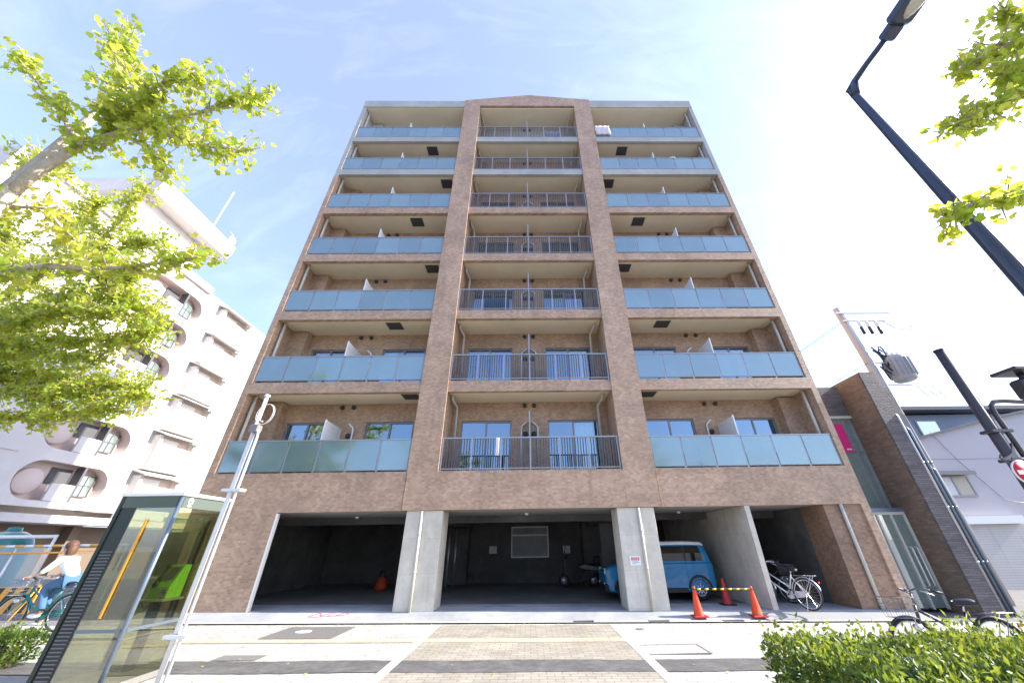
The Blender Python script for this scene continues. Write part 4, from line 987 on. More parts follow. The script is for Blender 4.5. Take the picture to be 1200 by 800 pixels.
for a in ((1.08, 1.74, 1.30, 1.74), (1.80, 2.44, 1.80, 2.44), (2.50, 3.02, 2.50, 2.94)): sidewin(*a)
for sd_ in (0, 1):
    def Y(o): return CY0+o if sd_ == 0 else CY0+CW-o
    for xa, xb in ((1.742, 1.798), (2.442, 2.498)):
        mb = MB(); mb.add([(CX0+xa, Y(.009), cz+.975), (CX0+xb, Y(.009), cz+.975), (CX0+xb, Y(.009), cz+1.18), (CX0+xa, Y(.009), cz+1.18), (CX0+xb, Y(.073), cz+1.365), (CX0+xa, Y(.073), cz+1.365)], [(0, 1, 2, 3), (3, 2, 4, 5)]); mb.build('window_pillar', 'black', CAR)
mb = MB(); mb.add([(CX0+.87, CY0+.16, cz+.955), (CX0+.87, CY0+CW-.16, cz+.955), (CX0+1.185, CY0+CW-.2, cz+1.37), (CX0+1.185, CY0+.2, cz+1.37)], [(0, 1, 2, 3)]); mb.build('windscreen', 'carglass', CAR)
mb = MB(); mb.add([(CX0+3.248, CY0+.2, cz+.99), (CX0+3.248, CY0+CW-.2, cz+.99), (CX0+3.16, CY0+CW-.24, cz+1.34), (CX0+3.16, CY0+.24, cz+1.34)], [(0, 1, 2, 3)]); mb.build('rear_window', 'carglass', CAR)
for y0, y1 in ((CY0-.012, CY0+.05), (CY0+CW-.05, CY0+CW+.012)):
    for xc in (.60, 2.78):
        mb = MB(); pts = [(CX0+xc+.36*math.cos(t), cz+.27+.36*math.sin(t)) for t in [math.pi*i/14-.1 for i in range(15)]]; inn = [(CX0+xc+.29*math.cos(t), cz+.27+.29*math.sin(t)) for t in [math.pi*(14-i)/14 for i in range(15)]]
        mb.prism(pts+inn, 'y', y0, y1); mb.build('wheel_arch', 'black', CAR)
    mb = MB(); mb.box(CX0+.97, CX0+2.41, y0, y1, cz+.2, cz+.32, .01); mb.build('sill', 'black', CAR)
mb = MB(); mb.box(CX0-.005, CX0+.3, CY0+.10, CY0+CW-.10, cz+.20, cz+.46, .05); mb.build('front_bumper', 'black', CAR)
mb = MB(); mb.box(CX0+3.12, CX0+3.30, CY0+.05, CY0+CW-.05, cz+.22, cz+.48, .04); mb.build('rear_bumper', 'black', CAR)
for y in (CY0+.28, CY0+CW-.28):
    mb = MB(); mb.lathe([(0, -.05), (.085, -.045), (.10, -.01), (.10, .06)], (CX0+.06, y, cz+.70), 'x', 20); h = mb.build('headlight', 'chrome', CAR)
    mb = MB(); mb.lathe([(.098, -.02), (.118, -.02), (.118, .06)], (CX0+.06, y, cz+.70), 'x', 20); mb.build('ring', 'white', h)
    mb = MB(); mb.lathe([(0, -.03), (.04, -.02), (.045, .02)], (CX0+.02, y, cz+.42), 'x', 14); mb.build('fog_lamp', 'lampglass', CAR)
    mb = MB(); mb.box(CX0+3.20, CX0+3.285, y-.16 if y < CY0+.5 else y+.1, y-.1 if y < CY0+.5 else y+.16, cz+.62, cz+.82, .01); mb.build('tail_light', 'red', CAR)
mb = MB(); mb.box(CX0+.03, CX0+.08, CY0+.42, CY0+CW-.42, cz+.62, cz+.76, .01); mb.build('grille', 'black', CAR)
mb = MB(); mb.box(CX0+1.86, CX0+2.02, CY0-.022, CY0-.002, cz+.80, cz+.83, .004); mb.build('door_handle', 'carblue', CAR)
mb = MB(); mb.box(CX0+1.02, CX0+1.13, CY0-.13, CY0-.002, cz+.98, cz+1.10, .02); mb.build('wing_mirror', 'carblue', CAR)
mb = MB()
for x in (1.76, 2.46): mb.box(CX0+x-.005, CX0+x+.005, CY0-.0015, CY0+.002, cz+.33, cz+.93)
mb.build('door_seams', 'black', CAR)
def wheel(x, y, s, parent):
    mb = MB(); mb.lathe([(.17, -.085), (.25, -.09), (.27, -.06), (.275, 0), (.27, .06), (.25, .09), (.17, .085)], (x, y, cz+.275), 'y', 28); w_ = mb.build('wheel', 'rubber', parent)
    mb = MB(); yy = y+s*.07
    mb.lathe([(.175, -s*.02), (.175, s*.005), (.15, s*.008), (.15, -s*.02)], (x, yy, cz+.275), 'y', 28)
    for i in range(8):
        a = 2*math.pi*i/8; c, sn = math.cos(a), math.sin(a)
        mb.tube([(x+.03*c, yy, cz+.275+.03*sn), (x+.155*c, yy, cz+.275+.155*sn)], [.026, .02], 6)
    mb.lathe([(0, s*.02), (.05, s*.018), (.055, -s*.02)], (x, yy, cz+.275), 'y', 16)
    mb.build('rim', 'galv', w_)
    mb = MB(); mb.lathe([(0, -s*.03), (.17, -s*.03)], (x, yy, cz+.275), 'y', 20); mb.build('brake_disc', 'black', w_)
for xc in (.60, 2.78):
    wheel(CX0+xc, CY0+.09, -1, CAR); wheel(CX0+xc, CY0+CW-.09, 1, CAR)

# ------------------------------------------------------------------ bicycles
def bike(label, mat, basket='galv', group='city bicycles', rider=False, tip=0):
    b = thing('bicycle', label, 'bicycle', (0, 0, 0), group)
    Rw = .33; ra, fa = Vector((0, 0, Rw)), Vector((1.08, 0, Rw)); bb = Vector((.43, 0, .29)); st_ = Vector((.27, 0, .72)); hb_, ht = Vector((.92, 0, .60)), Vector((.885, 0, .80))
    mb = MB(); mb.tube([bb, st_], .016, 8); mb.tube([bb, hb_], .02, 8); mb.tube([bb+Vector((-.04, 0, .16)), ht-Vector((0, 0, .05))], .016, 8); mb.tube([hb_, ht], .022, 8)
    for s in (-1, 1):
        mb.tube([bb+Vector((0, s*.03, 0)), ra+Vector((0, s*.055, 0))], .010, 6); mb.tube([st_-Vector((0, 0, .06)), ra+Vector((0, s*.055, 0))], .009, 6)
    mb.build('frame', mat, b)
    mb = MB(); mb.tube([hb_, hb_+Vector((.03, 0, -.08))], .022, 8)
    for s in (-1, 1): mb.tube([hb_+Vector((.025, s*.03, -.05)), (1.0, s*.05, .46), fa+Vector((0, s*.055, 0))], [.016, .014, .010], 8)
    mb.build('fork', mat if mat != 'blackbike' else 'chrome', b)
    for c in (ra, fa):
        mb = MB(); mb.tube([c+Vector((math.cos(t)*(Rw-.018), 0, math.sin(t)*(Rw-.018))) for t in [2*math.pi*i/32 for i in range(32)]], .019, 8, closed=True); w_ = mb.build('wheel', 'rubber', b)
        mb = MB(); mb.tube([c+Vector((math.cos(t)*(Rw-.04), 0, math.sin(t)*(Rw-.04))) for t in [2*math.pi*i/32 for i in range(32)]], .009, 6, closed=True)
        mb.tube([c+Vector((0, -.045, 0)), c+Vector((0, .045, 0))], .022, 8); mb.build('rim', 'chrome', w_)
        mb = MB()
        for i in range(24):
            t = 2*math.pi*i/24; s = 1 if i % 2 else -1; t2 = t+.5*(1 if i % 4 < 2 else -1)
            mb.tube([c+Vector((.02*math.cos(t2), s*.03, .02*math.sin(t2))), c+Vector((math.cos(t)*(Rw-.045), 0, math.sin(t)*(Rw-.045)))], .0018, 3, cap=False)
        mb.build('spokes', 'chrome', w_)
    for c, t0, t1 in ((ra, .1, 2.9), (fa, .25, 3.0)):
        mb = MB(); v = []; n = 18
        for i in range(n+1):
            t = t0+(t1-t0)*i/n
            for y, dr in ((-.03, -.012), (0, .006), (.03, -.012)): v.append(c+Vector((math.cos(t)*(Rw+.022+dr), y, math.sin(t)*(Rw+.022+dr))))
        mb.add(v, [(i*3+k, i*3+k+1, i*3+4+k, i*3+3+k) for i in range(n) for k in range(2)], True)
        fo = mb.build('fender', 'chrome' if mat == 'whitebike' else mat, b); so = fo.modifiers.new('thickness', 'SOLIDIFY'); so.thickness = .003
    mb = MB(); mb.tube([st_, st_+Vector((-.03, 0, .10))], .012, 8); mb.build('seat_post', 'chrome', b)
    mb = MB(); n = 12; prof = [(-.13, .095, .035), (-.10, .105, .045), (-.02, .09, .045), (.05, .05, .04), (.11, .028, .034), (.14, .018, .02)]; v = []
    for x, hw, h in prof:
        for k in range(n): a = 2*math.pi*k/n; v.append((.235+x, hw*math.cos(a), .835+h*math.sin(a)))
    mb.add(v, [(i*n+k, i*n+(k+1) % n, (i+1)*n+(k+1) % n, (i+1)*n+k) for i in range(len(prof)-1) for k in range(n)]+[tuple(range(n)), tuple(range((len(prof)-1)*n+n-1, (len(prof)-1)*n-1, -1))], True); mb.build('saddle', 'saddle', b)
    mb = MB(); mb.tube([ht, ht+Vector((-.03, 0, .14))], .013, 8); top = ht+Vector((-.03, 0, .14))
    for s in (-1, 1): mb.tube([top, top+Vector((.05, s*.07, .03)), top+Vector((.03, s*.17, .06)), top+Vector((-.06, s*.25, .05)), top+Vector((-.14, s*.27, .03))], .011, 8)
    hbar = mb.build('handlebar', 'darkmetal' if mat == 'blackbike' else 'chrome', b)
    for s in (-1, 1):
        mb = MB(); mb.tube([top+Vector((-.10, s*.262, .04)), top+Vector((-.22, s*.285, .005))], .016, 8); mb.build('grip', 'black', hbar)
        mb = MB(); mb.tube([top+Vector((.0, s*.2, .04)), top+Vector((-.13, s*.25, -.02))], .006, 6); mb.build('brake_lever', 'chrome', hbar)
    # wire basket
    mb = MB(); z0, z1 = .66, .90
    def rect(z, e): return [(.99-e, -.15-e, z), (1.24+e, -.15-e, z), (1.24+e, .15+e, z), (.99-e, .15+e, z)]
    for z, e in ((z0, 0), (z0+.08, .01), (z0+.16, .02), (z1, .03)):
        r_ = rect(z, e); mb.tube(r_, .003 if z < z1 else .005, 5, closed=True)
    for i in range(7):
        t = i/6
        for y in (-1, 1): mb.tube([(.99+.25*t, y*.15, z0), (.96+.31*t, y*.18, z1)], .0022, 4)
        for x0, x1 in ((.99, .96), (1.24, 1.27)): mb.tube([(x0, -.15+.3*t, z0), (x1, -.18+.36*t, z1)], .0022, 4)
        mb.tube([(.99+.25*t, -.15, z0), (.99+.25*t, .15, z0)], .0022, 4)
    mb.tube([(1.0, .05, z0), fa+Vector((0, .06, 0))], .005, 5); mb.tube([(1.0, -.05, z0), fa+Vector((0, -.06, 0))], .005, 5)
    mb.build('basket', 'steelplate' if mat == 'blackbike' else basket, b)
    mb = MB()
    for y in (-.06, 0, .06): mb.tube([(.20, y*.6, .70), (-.30, y, .715)], .006, 5)
    mb.tube([(-.30, -.06, .715), (-.30, .06, .715)], .006, 5); mb.tube([(-.06, -.06, .712), (-.06, .06, .712)], .005, 5)
    for s in (-1, 1): mb.tube([(-.22, s*.06, .712), (0, s*.062, .35)], .006, 5)
    mb.build('rack', 'darkmetal' if mat == 'blackbike' else 'chrome', b)
    mb = MB(); mb.lathe([(.0, .03), (.085, .03), (.09, .0), (.085, -.005), (0, -.005)], bb-Vector((0, .05, 0)), 'y', 18)
    mb.add([(bb.x, -.055, bb.z+.08), (0, -.055, Rw+.05), (0, -.055, Rw-.05), (bb.x, -.055, bb.z-.08)], [(0, 1, 2, 3)]); mb.build('chain_case', mat, b)
    mb = MB(); mb.tube([bb+Vector((0, -.08, 0)), bb+Vector((.12, -.09, -.11))], .009, 6); mb.tube([bb+Vector((0, .08, 0)), bb+Vector((-.12, .09, .11))], .009, 6); mb.tube([bb+Vector((0, -.08, 0)), bb+Vector((0, .08, 0))], .012, 6)
    mb.box(bb.x+.07, bb.x+.17, -.18, -.095, bb.z-.125, bb.z-.10); mb.box(bb.x-.17, bb.x-.07, .095, .18, bb.z+.10, bb.z+.125); mb.build('pedals', 'black', b)
    mb = MB(); mb.lathe([(0, .05), (.035, .045), (.04, 0), (.03, -.05), (0, -.06)], (1.02, .075, .56), 'x', 14); mb.build('headlight', 'chrome', b)
    mb = MB(); mb.box(-.345, -.335, -.03, .03, .56, .60); mb.build('reflector', 'red', b)
    mb = MB()
    if not rider: mb.tube([(0, .065, .33), (.02, .16, .012)], .008, 6); mb.build('kickstand', 'chrome', b)
    return b
def put(o, rear, front, z=None, lean=0):
    d = Vector((front[0]-rear[0], front[1]-rear[1])); yaw = math.atan2(d.y, d.x); zr = z if z is not None else ground_z(rear[0])
    o.rotation_euler = (lean, 0, yaw); o.location = (rear[0], rear[1], zr)
wb = bike('pearl white bicycle with its back wheel sticking out of the rightmost garage bay', 'whitebike'); put(wb, (6.78, 10.66), (6.22, 11.62), .018, R(4))
db = bike('black bicycle deepest in the rightmost garage bay, beside the white one', 'blackbike', 'darkmetal'); put(db, (6.62, 12.25), (7.15, 11.35), floor_z(6.6), R(-4)); db.location = (6.75, 13.1, floor_z(6.7))
fb = bike('dark bicycle behind the clipped hedge with its handlebars turned to the left', 'blackbike'); put(fb, (6.47, 6.25), (5.40, 6.38), ground_z(6.2)+.01, R(4))
rb = bike('dark bicycle at the right edge of the pavement, only its back mudguard in view', 'blackbike'); put(rb, (7.02, 5.95), (8.1, 5.9), ground_z(7)+.01, R(-4))
cb = bike('teal bicycle ridden by the person in white by the left road', 'tealbike', 'silver', rider=True); put(cb, (-9.93, 9.62), (-11.0, 9.58), ground_z(-10.4)+.012)

# ------------------------------------------------------------------ the cyclist
def skin(name, mat, pts, edges, radii, parent, root=0, sub=2):
    me = bpy.data.meshes.new(name); me.from_pydata(pts, edges, []); me.materials.append(M[mat])
    o = bpy.data.objects.new(name, me); COL.objects.link(o); o.parent = parent
    m = o.modifiers.new('skin', 'SKIN'); m.use_smooth_shade = True
    if not me.skin_vertices:
        me.attributes  # the modifier adds the layer when it is created on a mesh with vertices
    lay = me.skin_vertices[0].data
    for i, r_ in enumerate(radii):
        lay[i].radius = (r_, r_) if not isinstance(r_, tuple) else r_; lay[i].use_root = (i == root)
    s = o.modifiers.new('sub', 'SUBSURF'); s.levels = sub; s.render_levels = sub
    return o
PE = thing('person', 'cyclist in a white top and blue jeans riding the teal bicycle', 'person', (-10.1, 9.6, ground_z(-10)))
# local axes: x forward (the rider faces -X in the world), z up from the ground; hip above the saddle
def body():
    pts = []; ed = []; rad = []
    def ch(start, lst):
        prev = start
        for p, r_ in lst:
            pts.append(p); rad.append(r_); i = len(pts)-1
            if prev is not None: ed.append((prev, i))
            prev = i
        return prev
    pel = ch(None, [((0, 0, .92), .115)])
    wa = ch(pel, [((.08, 0, 1.05), .105), ((.20, 0, 1.19), .115), ((.30, 0, 1.30), .10)])
    ch(wa, [((.345, 0, 1.36), .05), ((.38, 0, 1.42), .055), ((.41, 0, 1.49), .088), ((.41, 0, 1.56), .08)])
    for s in (-1, 1):
        h = ch(wa, [((.30, s*.15, 1.30), .058), ((.40, s*.215, 1.13), .042), ((.50, s*.235, 1.03), .033), ((.60, s*.25, .985), .026), ((.655, s*.258, .975), .028)])
        for q, (dy, l) in enumerate(((-.022, .055), (-.008, .065), (.007, .06), (.021, .048))):
            ch(h, [((.685, s*(.262)+dy*.6, .985), .0095), ((.70+l*.3, s*.262+dy, .975), .0085), ((.70+l*.1, s*.262+dy, .94), .0075)])
        ch(h, [((.665, s*.235, .965), .010), ((.69, s*.225, .945), .0085)])
        kx = (.40, .60) if s < 0 else (.36, .74)
        k = ch(pel, [((.06, s*.085, .90), .10), ((kx[0], s*.10, kx[1]+.05), .062), ((.30 if s < 0 else .22, s*.105, .30 if s < 0 else .46), .048), ((.27 if s < 0 else .14, s*.11, .20 if s < 0 else .36), .036)])
        ch(k, [((.33 if s < 0 else .20, s*.115, .15 if s < 0 else .31), .036), ((.43 if s < 0 else .30, s*.12, .14 if s < 0 else .30), .028)])
    return pts, ed, rad
p_, e_, r_ = body()
bo = skin('body', 'skin', p_, e_, r_, PE)
skin('shirt', 'shirt', [(.0, 0, .95), (.08, 0, 1.05), (.20, 0, 1.19), (.30, 0, 1.29), (.315, 0, 1.34), (.30, .155, 1.30), (.40, .218, 1.13), (.48, .233, 1.05), (.30, -.155, 1.30), (.40, -.218, 1.13), (.48, -.233, 1.05)], [(0, 1), (1, 2), (2, 3), (3, 4), (3, 5), (5, 6), (6, 7), (3, 8), (8, 9), (9, 10)], [.135, .13, .135, .118, .075, .075, .058, .048, .075, .058, .048], PE)
skin('jeans', 'jeans', [(0, 0, .93), (.06, .088, .90), (.36, .10, .79), (.22, .105, .47), (.15, .11, .38), (.06, -.088, .90), (.40, -.10, .65), (.30, -.105, .31), (.275, -.11, .22)], [(0, 1), (1, 2), (2, 3), (3, 4), (0, 5), (5, 6), (6, 7), (7, 8)], [.135, .115, .078, .062, .054, .115, .078, .062, .054], PE)
ORG[PE.name] = (0, 0, 0)
mb = MB(); mb.ell((.375, 0, 1.575), .112, .106, .10, 18, 12); mb.ell((.325, 0, 1.48), .085, .098, .13, 16, 10); mb.build('hair', 'hair', PE)
mb = MB(); mb.ell((.500, 0, 1.495), .018, .014, .022, 10, 7); mb.build('nose', 'skin', PE)
mb = MB()
for s in (-1, 1): mb.ell((.490, s*.032, 1.52), .008, .011, .008, 8, 6)
mb.box(.49, .498, -.022, .022, 1.455, 1.461); mb.build('face_features', 'black', PE)
for s, x, z in ((-1, .385, .14), (1, .255, .30)):
    mb = MB(); mb.ell((x, s*.118, z), .125, .045, .04, 14, 8); mb.build('shoe', 'white', PE)
PE.rotation_euler = (0, 0, math.pi+R(2)); PE.location = (-10.14, 9.61, ground_z(-10.2)+.012)

# ------------------------------------------------------------------ scooter and container inside the garage
SCO = thing('scooter', 'dark motor scooter with a grey flank in the back of the middle garage bay', 'scooter', (1.4, 16.6, floor_z(1.6)))
sz = floor_z(1.6); sx, sy = 1.32, 16.7
for x in (0, 1.15):
    mb = MB(); mb.lathe([(.12, -.05), (.2, -.055), (.225, 0), (.2, .055), (.12, .05)], (sx+x, sy, sz+.225), 'y', 22); w_ = mb.build('wheel', 'rubber', SCO)
    mb = MB(); mb.lathe([(0, -.052), (.12, -.05), (.12, .05), (0, .052)], (sx+x, sy, sz+.225), 'y', 16); mb.build('rim', 'silver', w_)
mb = MB(); mb.prism([(sx+.10, sz+.40), (sx+.22, sz+.42), (sx+.30, sz+.28), (sx+.62, sz+.26), (sx+.72, sz+.48), (sx+1.35, sz+.62), (sx+1.3, sz+.5), (sx+.9, sz+.22), (sx+.3, sz+.2), (sx+.18, sz+.3)], 'y', sy-.14, sy+.14); mb.build('body', 'black', SCO)
mb = MB(); mb.prism([(sx+.0, sz+.42), (sx+.14, sz+.40), (sx+.10, sz+.95), (sx-.02, sz+.92)], 'y', sy-.2, sy+.2); mb.build('front_shield', 'black', SCO)
mb = MB(); mb.prism([(sx+.60, sz+.66), (sx+.75, sz+.60), (sx+1.3, sz+.54), (sx+1.36, sz+.64), (sx+.8, sz+.74)], 'y', sy-.16, sy-.142); mb.build('side_panel', 'steelplate', SCO)
mb = MB(); mb.box(sx+.58, sx+1.25, sy-.13, sy+.13, sz+.66, sz+.77, .04); mb.build('seat', 'saddle', SCO)
mb = MB(); mb.tube([(sx, sy, sz+.225), (sx+.12, sy, sz+1.0)], .03, 8); mb.tube([(sx+.2, sy-.3, sz+1.03), (sx+.1, sy-.1, sz+1.0), (sx+.1, sy+.1, sz+1.0), (sx+.2, sy+.3, sz+1.03)], .018, 8); mb.build('handlebar', 'black', SCO)
mb = MB(); mb.prism([(sx+.0, sz+.95), (sx+.03, sz+.95), (sx+.14, sz+1.38), (sx+.11, sz+1.38)], 'y', sy-.2, sy+.2); mb.build('windshield', 'carglass', SCO)
mb = MB(); mb.box(sx+1.2, sx+1.5, sy-.17, sy+.17, sz+.74, sz+1.02, .04); mb.build('top_box', 'black', SCO)
OC = thing('orange_container', 'small orange rounded container with a black top in the dark left garage bay', 'container', (-5.5, 16.0, floor_z(-5.5)))
oz = floor_z(-5.5)
mb = MB(); mb.lathe([(0, 0), (.20, 0), (.23, .06), (.21, .22), (.15, .32), (.10, .40)], (-5.5, 16.0, oz), 'z', 22); mb.build('drum', 'orangedull', OC)
mb = MB(); mb.lathe([(.10, .39), (.11, .42), (.09, .58), (0, .6)], (-5.5, 16.0, oz), 'z', 16); mb.tube([(-5.62, 16, oz+.5), (-5.5, 16, oz+.66), (-5.38, 16, oz+.5)], .02, 8); mb.build('top', 'black', OC)

# ------------------------------------------------------------------ leaves
rng = random.Random(11)
def rdir(r=rng):
    while True:
        v = Vector((r.uniform(-1, 1), r.uniform(-1, 1), r.uniform(-1, 1)))
        if .05 < v.length < 1: return v.normalized()
def fan_leaf(mb, p, size, droop=.35, r=rng, tone=None):
    d = rdir(r); d.z -= droop; d.normalize(); x, y = perp(d); a = r.uniform(0, 6.28); u = x*math.cos(a)+y*math.sin(a); n = d.cross(u)
    fold = r.uniform(.05, .35); s = size*r.uniform(.65, 1.2)
    q = p+d*s*.35
    def P(a_, b_, c_): return q+u*(a_*s)+d*(b_*s)+n*(c_*s)
    f = abs(fold)
    mb.add([q, P(-.58, .42, f*.5), P(-.32, .80, f*.3), P(0, .72, 0), P(.32, .80, f*.3), P(.58, .42, f*.5)], [(0, 1, 2, 3), (0, 3, 4, 5)])
    t = tone if tone is not None else r.random(); mb.tone += [t, t]
def oval_leaf(mb, p, d, size, r=rng, tone=0.5):
    x, y = perp(d); a = r.uniform(0, 6.28); u = x*math.cos(a)+y*math.sin(a); s = size*r.uniform(.7, 1.25); n = d.cross(u)
    mb.add([p, p+d*s*.45+u*s*.26+n*s*.06, p+d*s, p+d*s*.45-u*s*.26+n*s*.06], [(0, 1, 2, 3)]); mb.tone.append(tone)
def twig_cluster(leaf, wood, path, side_n, side_len, leaf_size, per, spread=1.0, r=rng, wr=(.02, .008), tone_bias=0, up=.15, hang=.35):
    # a limb along path with side shoots, each bearing tufts of leaves
    pts = [Vector(p) for p in path]; wood.tube(pts, [wr[0]+(wr[1]-wr[0])*i/max(1, len(pts)-1) for i in range(len(pts))], 7)
    L_ = sum((b-a).length for a, b in zip(pts, pts[1:]))
    for k in range(side_n):
        t = (k+r.random())/side_n*(len(pts)-1); i = min(int(t), len(pts)-2); p = pts[i].lerp(pts[i+1], t-i)
        ax = (pts[i+1]-pts[i]).normalized(); d = (rdir(r)*spread+ax*.55+Vector((0, 0, up))).normalized(); ln = side_len*r.uniform(.45, 1.15)
        q = p+d*ln; mid = p.lerp(q, .5)+rdir(r)*ln*.08
        wood.tube([p, mid, q], [wr[1], wr[1]*.7, .0025], 4, cap=False)
        tn = r.random()
        m = max(2, int(ln/.055))
        for j in range(m):
            c = p.lerp(q, (j+.6)/m)
            for _ in range(r.randint(max(1, per-2), per+1)):
                fan_leaf(leaf, c+rdir(r)*.03, leaf_size, hang, r, min(1, max(0, tn*.5+r.random()*.5+tone_bias)))

# near ginkgo on the left
T1 = thing('ginkgo_tree', 'near ginkgo with a thick sunlit trunk and leafy limbs at upper left', 'tree', (-5.66, 2.62, ground_z(-5.6)))
wd = MB(); wd.tube([(-5.72, 2.66, ground_z(-5.7)), (-5.70, 2.65, 1.2), (-5.67, 2.63, 3.2), (-5.60, 2.58, 4.9), (-5.46, 2.52, 5.6), (-5.34, 2.46, 6.3), (-5.25, 2.4, 6.9)], [.15, .12, .10, .075, .058, .04, .02], 16)
for z, a in ((4.2, .4), (4.75, 2.2), (5.1, 4.4), (5.35, .9)): wd.ell((-5.6+.06*math.cos(a), 2.58+.06*math.sin(a), z), .03, .03, .03, 10, 6)
lf = MB(); lf.tone = []
wd.tube([(-5.62, 2.6, 4.75), (-5.45, 2.53, 5.15), (-5.09, 2.46, 5.55), (-4.4, 2.35, 5.71)], [.06, .05, .04, .025], 10)
S7 = .068
def tc1(path, n, ln, per=3, **k): twig_cluster(lf, wd, path, int(n*1.5), ln, S7, per, **k)
tc1([(-5.25, 2.40, 5.62), (-5.36, 2.28, 5.88), (-5.53, 2.19, 6.03), (-5.74, 2.02, 6.3), (-5.80, 1.95, 6.45)], 26, .26)
tc1([(-4.9, 2.42, 5.6), (-4.72, 2.22, 6.12), (-4.74, 2.05, 6.42), (-4.76, 1.94, 6.66)], 30, .36)
tc1([(-4.78, 2.3, 5.85), (-4.4, 2.16, 6.05), (-4.05, 2.06, 6.2), (-3.84, 2.03, 6.25)], 30, .34)
tc1([(-4.6, 2.38, 5.66), (-4.2, 2.28, 5.75), (-3.72, 2.23, 5.74), (-3.28, 2.15, 5.82), (-3.08, 2.14, 5.84)], 40, .30)
tc1([(-4.4, 2.35, 5.71), (-3.95, 2.35, 5.5), (-3.53, 2.36, 5.32), (-3.05, 2.37, 5.26)], 34, .24)
tc1([(-4.9, 2.44, 5.62), (-4.55, 2.3, 5.85), (-4.3, 2.2, 5.95)], 26, .34)
tc1([(-4.6, 2.4, 5.6), (-4.2, 2.48, 5.38), (-4.06, 2.5, 5.26), (-4.08, 2.57, 5.1)], 16, .22)
tc1([(-5.2, 2.44, 5.5), (-4.95, 2.4, 5.45), (-4.7, 2.4, 5.42)], 14, .2)
tc1([(-5.6, 2.65, 4.7), (-5.4, 2.76, 4.82), (-5.21, 2.9, 4.61), (-4.98, 3.0, 4.44), (-4.75, 3.02, 4.3)], 26, .24, tone_bias=.3)
tc1([(-5.6, 2.62, 4.95), (-5.42, 2.58, 5.25), (-5.3, 2.55, 5.35)], 5, .12, 2, tone_bias=.5)
tc1([(-5.62, 2.6, 3.5), (-5.06, 2.59, 3.76), (-4.56, 2.64, 3.85), (-4.02, 2.72, 3.89), (-3.6, 2.73, 3.98), (-3.31, 2.73, 4.06)], 58, .26, 3, wr=(.045, .008), up=.05)
for path in (([(-5.7, 2.6, 4.4), (-6.2, 2.2, 4.9), (-6.7, 1.8, 5.3)]), ([(-5.65, 2.55, 5.2), (-6.2, 2.9, 5.8), (-6.7, 3.2, 6.2)]), ([(-5.6, 2.5, 4.6), (-5.8, 1.9, 4.9), (-6.0, 1.2, 5.3)]), ([(-5.3, 2.45, 6.6), (-5.5, 2.3, 7.2), (-5.6, 2.2, 7.6)])): tc1(path, 26, .36)
lf.build('foliage', 'leafnear', T1); wd.build('trunk', 'bark', T1)

# second ginkgo further along the left pavement
T2 = thing('ginkgo_tree', 'further ginkgo with a broad yellow-green crown before the white apartments', 'tree', (-11.6, 6.4, ground_z(-11.6)))
wd = MB(); wd.tube([(-11.6, 6.4, ground_z(-11.6)), (-11.55, 6.4, 2.5), (-11.45, 6.38, 5.0), (-11.2, 6.3, 6.6), (-10.9, 6.2, 7.8)], [.2, .17, .14, .1, .05], 14)
lf = MB(); lf.tone = []; r2 = random.Random(23)
def tc2(path, n, ln, per=4, **k): twig_cluster(lf, wd, path, int(n*1.75), ln*1.15, .066, per, r=r2, wr=k.pop('wr', (.04, .01)), **k)
tc2([(-11.45, 6.38, 5.0), (-10.7, 6.3, 5.7), (-9.6, 6.2, 6.05), (-8.62, 6.16, 6.1), (-7.9, 6.2, 5.75)], 100, .52)
tc2([(-11.3, 6.33, 6.2), (-10.2, 5.9, 6.5), (-9.2, 5.6, 7.0), (-8.5, 5.3, 7.5), (-8.06, 4.92, 8.2)], 62, .40)
tc2([(-9.4, 5.7, 6.9), (-8.4, 5.6, 7.0), (-7.7, 5.46, 7.1)], 34, .36)
tc2([(-11.5, 6.4, 4.3), (-10.6, 6.5, 5.1), (-9.58, 6.54, 5.3), (-8.51, 6.53, 5.3), (-7.75, 6.4, 5.4)], 92, .46)
tc2([(-11.55, 6.4, 3.6), (-10.9, 6.7, 4.4), (-10.15, 6.81, 4.65), (-9.1, 6.89, 4.5), (-8.1, 6.9, 4.4), (-7.85, 6.9, 4.25)], 104, .44)
tc2([(-11.55, 6.4, 3.2), (-10.9, 6.9, 3.75), (-10.1, 7.1, 3.85), (-9.2, 7.1, 3.9), (-8.35, 7.05, 4.0)], 84, .36)
tc2([(-11.5, 6.4, 4.6), (-11.2, 6.2, 5.0), (-10.6, 6.1, 5.45), (-10.0, 6.1, 5.7)], 40, .42)
tc2([(-10.6, 6.4, 5.1), (-10.2, 6.3, 4.9), (-9.4, 6.4, 4.9), (-8.6, 6.5, 4.85)], 52, .42)
tc2([(-10.2, 6.2, 5.7), (-9.6, 6.0, 5.6), (-8.9, 6.0, 5.65), (-8.2, 6.0, 5.6)], 56, .5)
tc2([(-10.8, 6.6, 4.6), (-10.2, 6.6, 4.25), (-9.5, 6.8, 4.15), (-8.7, 6.9, 4.2)], 56, .46)
tc2([(-9.2, 5.9, 6.5), (-8.8, 5.9, 6.4), (-8.2, 5.9, 6.35)], 40, .42)
for path in (([(-11.5, 6.4, 4.2), (-12.3, 6.2, 4.8), (-13.2, 6.0, 5.3)]), ([(-11.4, 6.38, 5.2), (-12.0, 7.0, 6.0), (-12.5, 7.8, 6.6)]), ([(-11.2, 6.3, 6.6), (-11.4, 5.8, 7.4), (-11.6, 5.4, 8.0)]), ([(-10.9, 6.2, 7.6), (-10.6, 6.0, 8.3), (-10.3, 5.8, 8.8)])): tc2(path, 44, .5)
lf.build('foliage', 'leafnear', T2); wd.build('trunk', 'bark', T2)

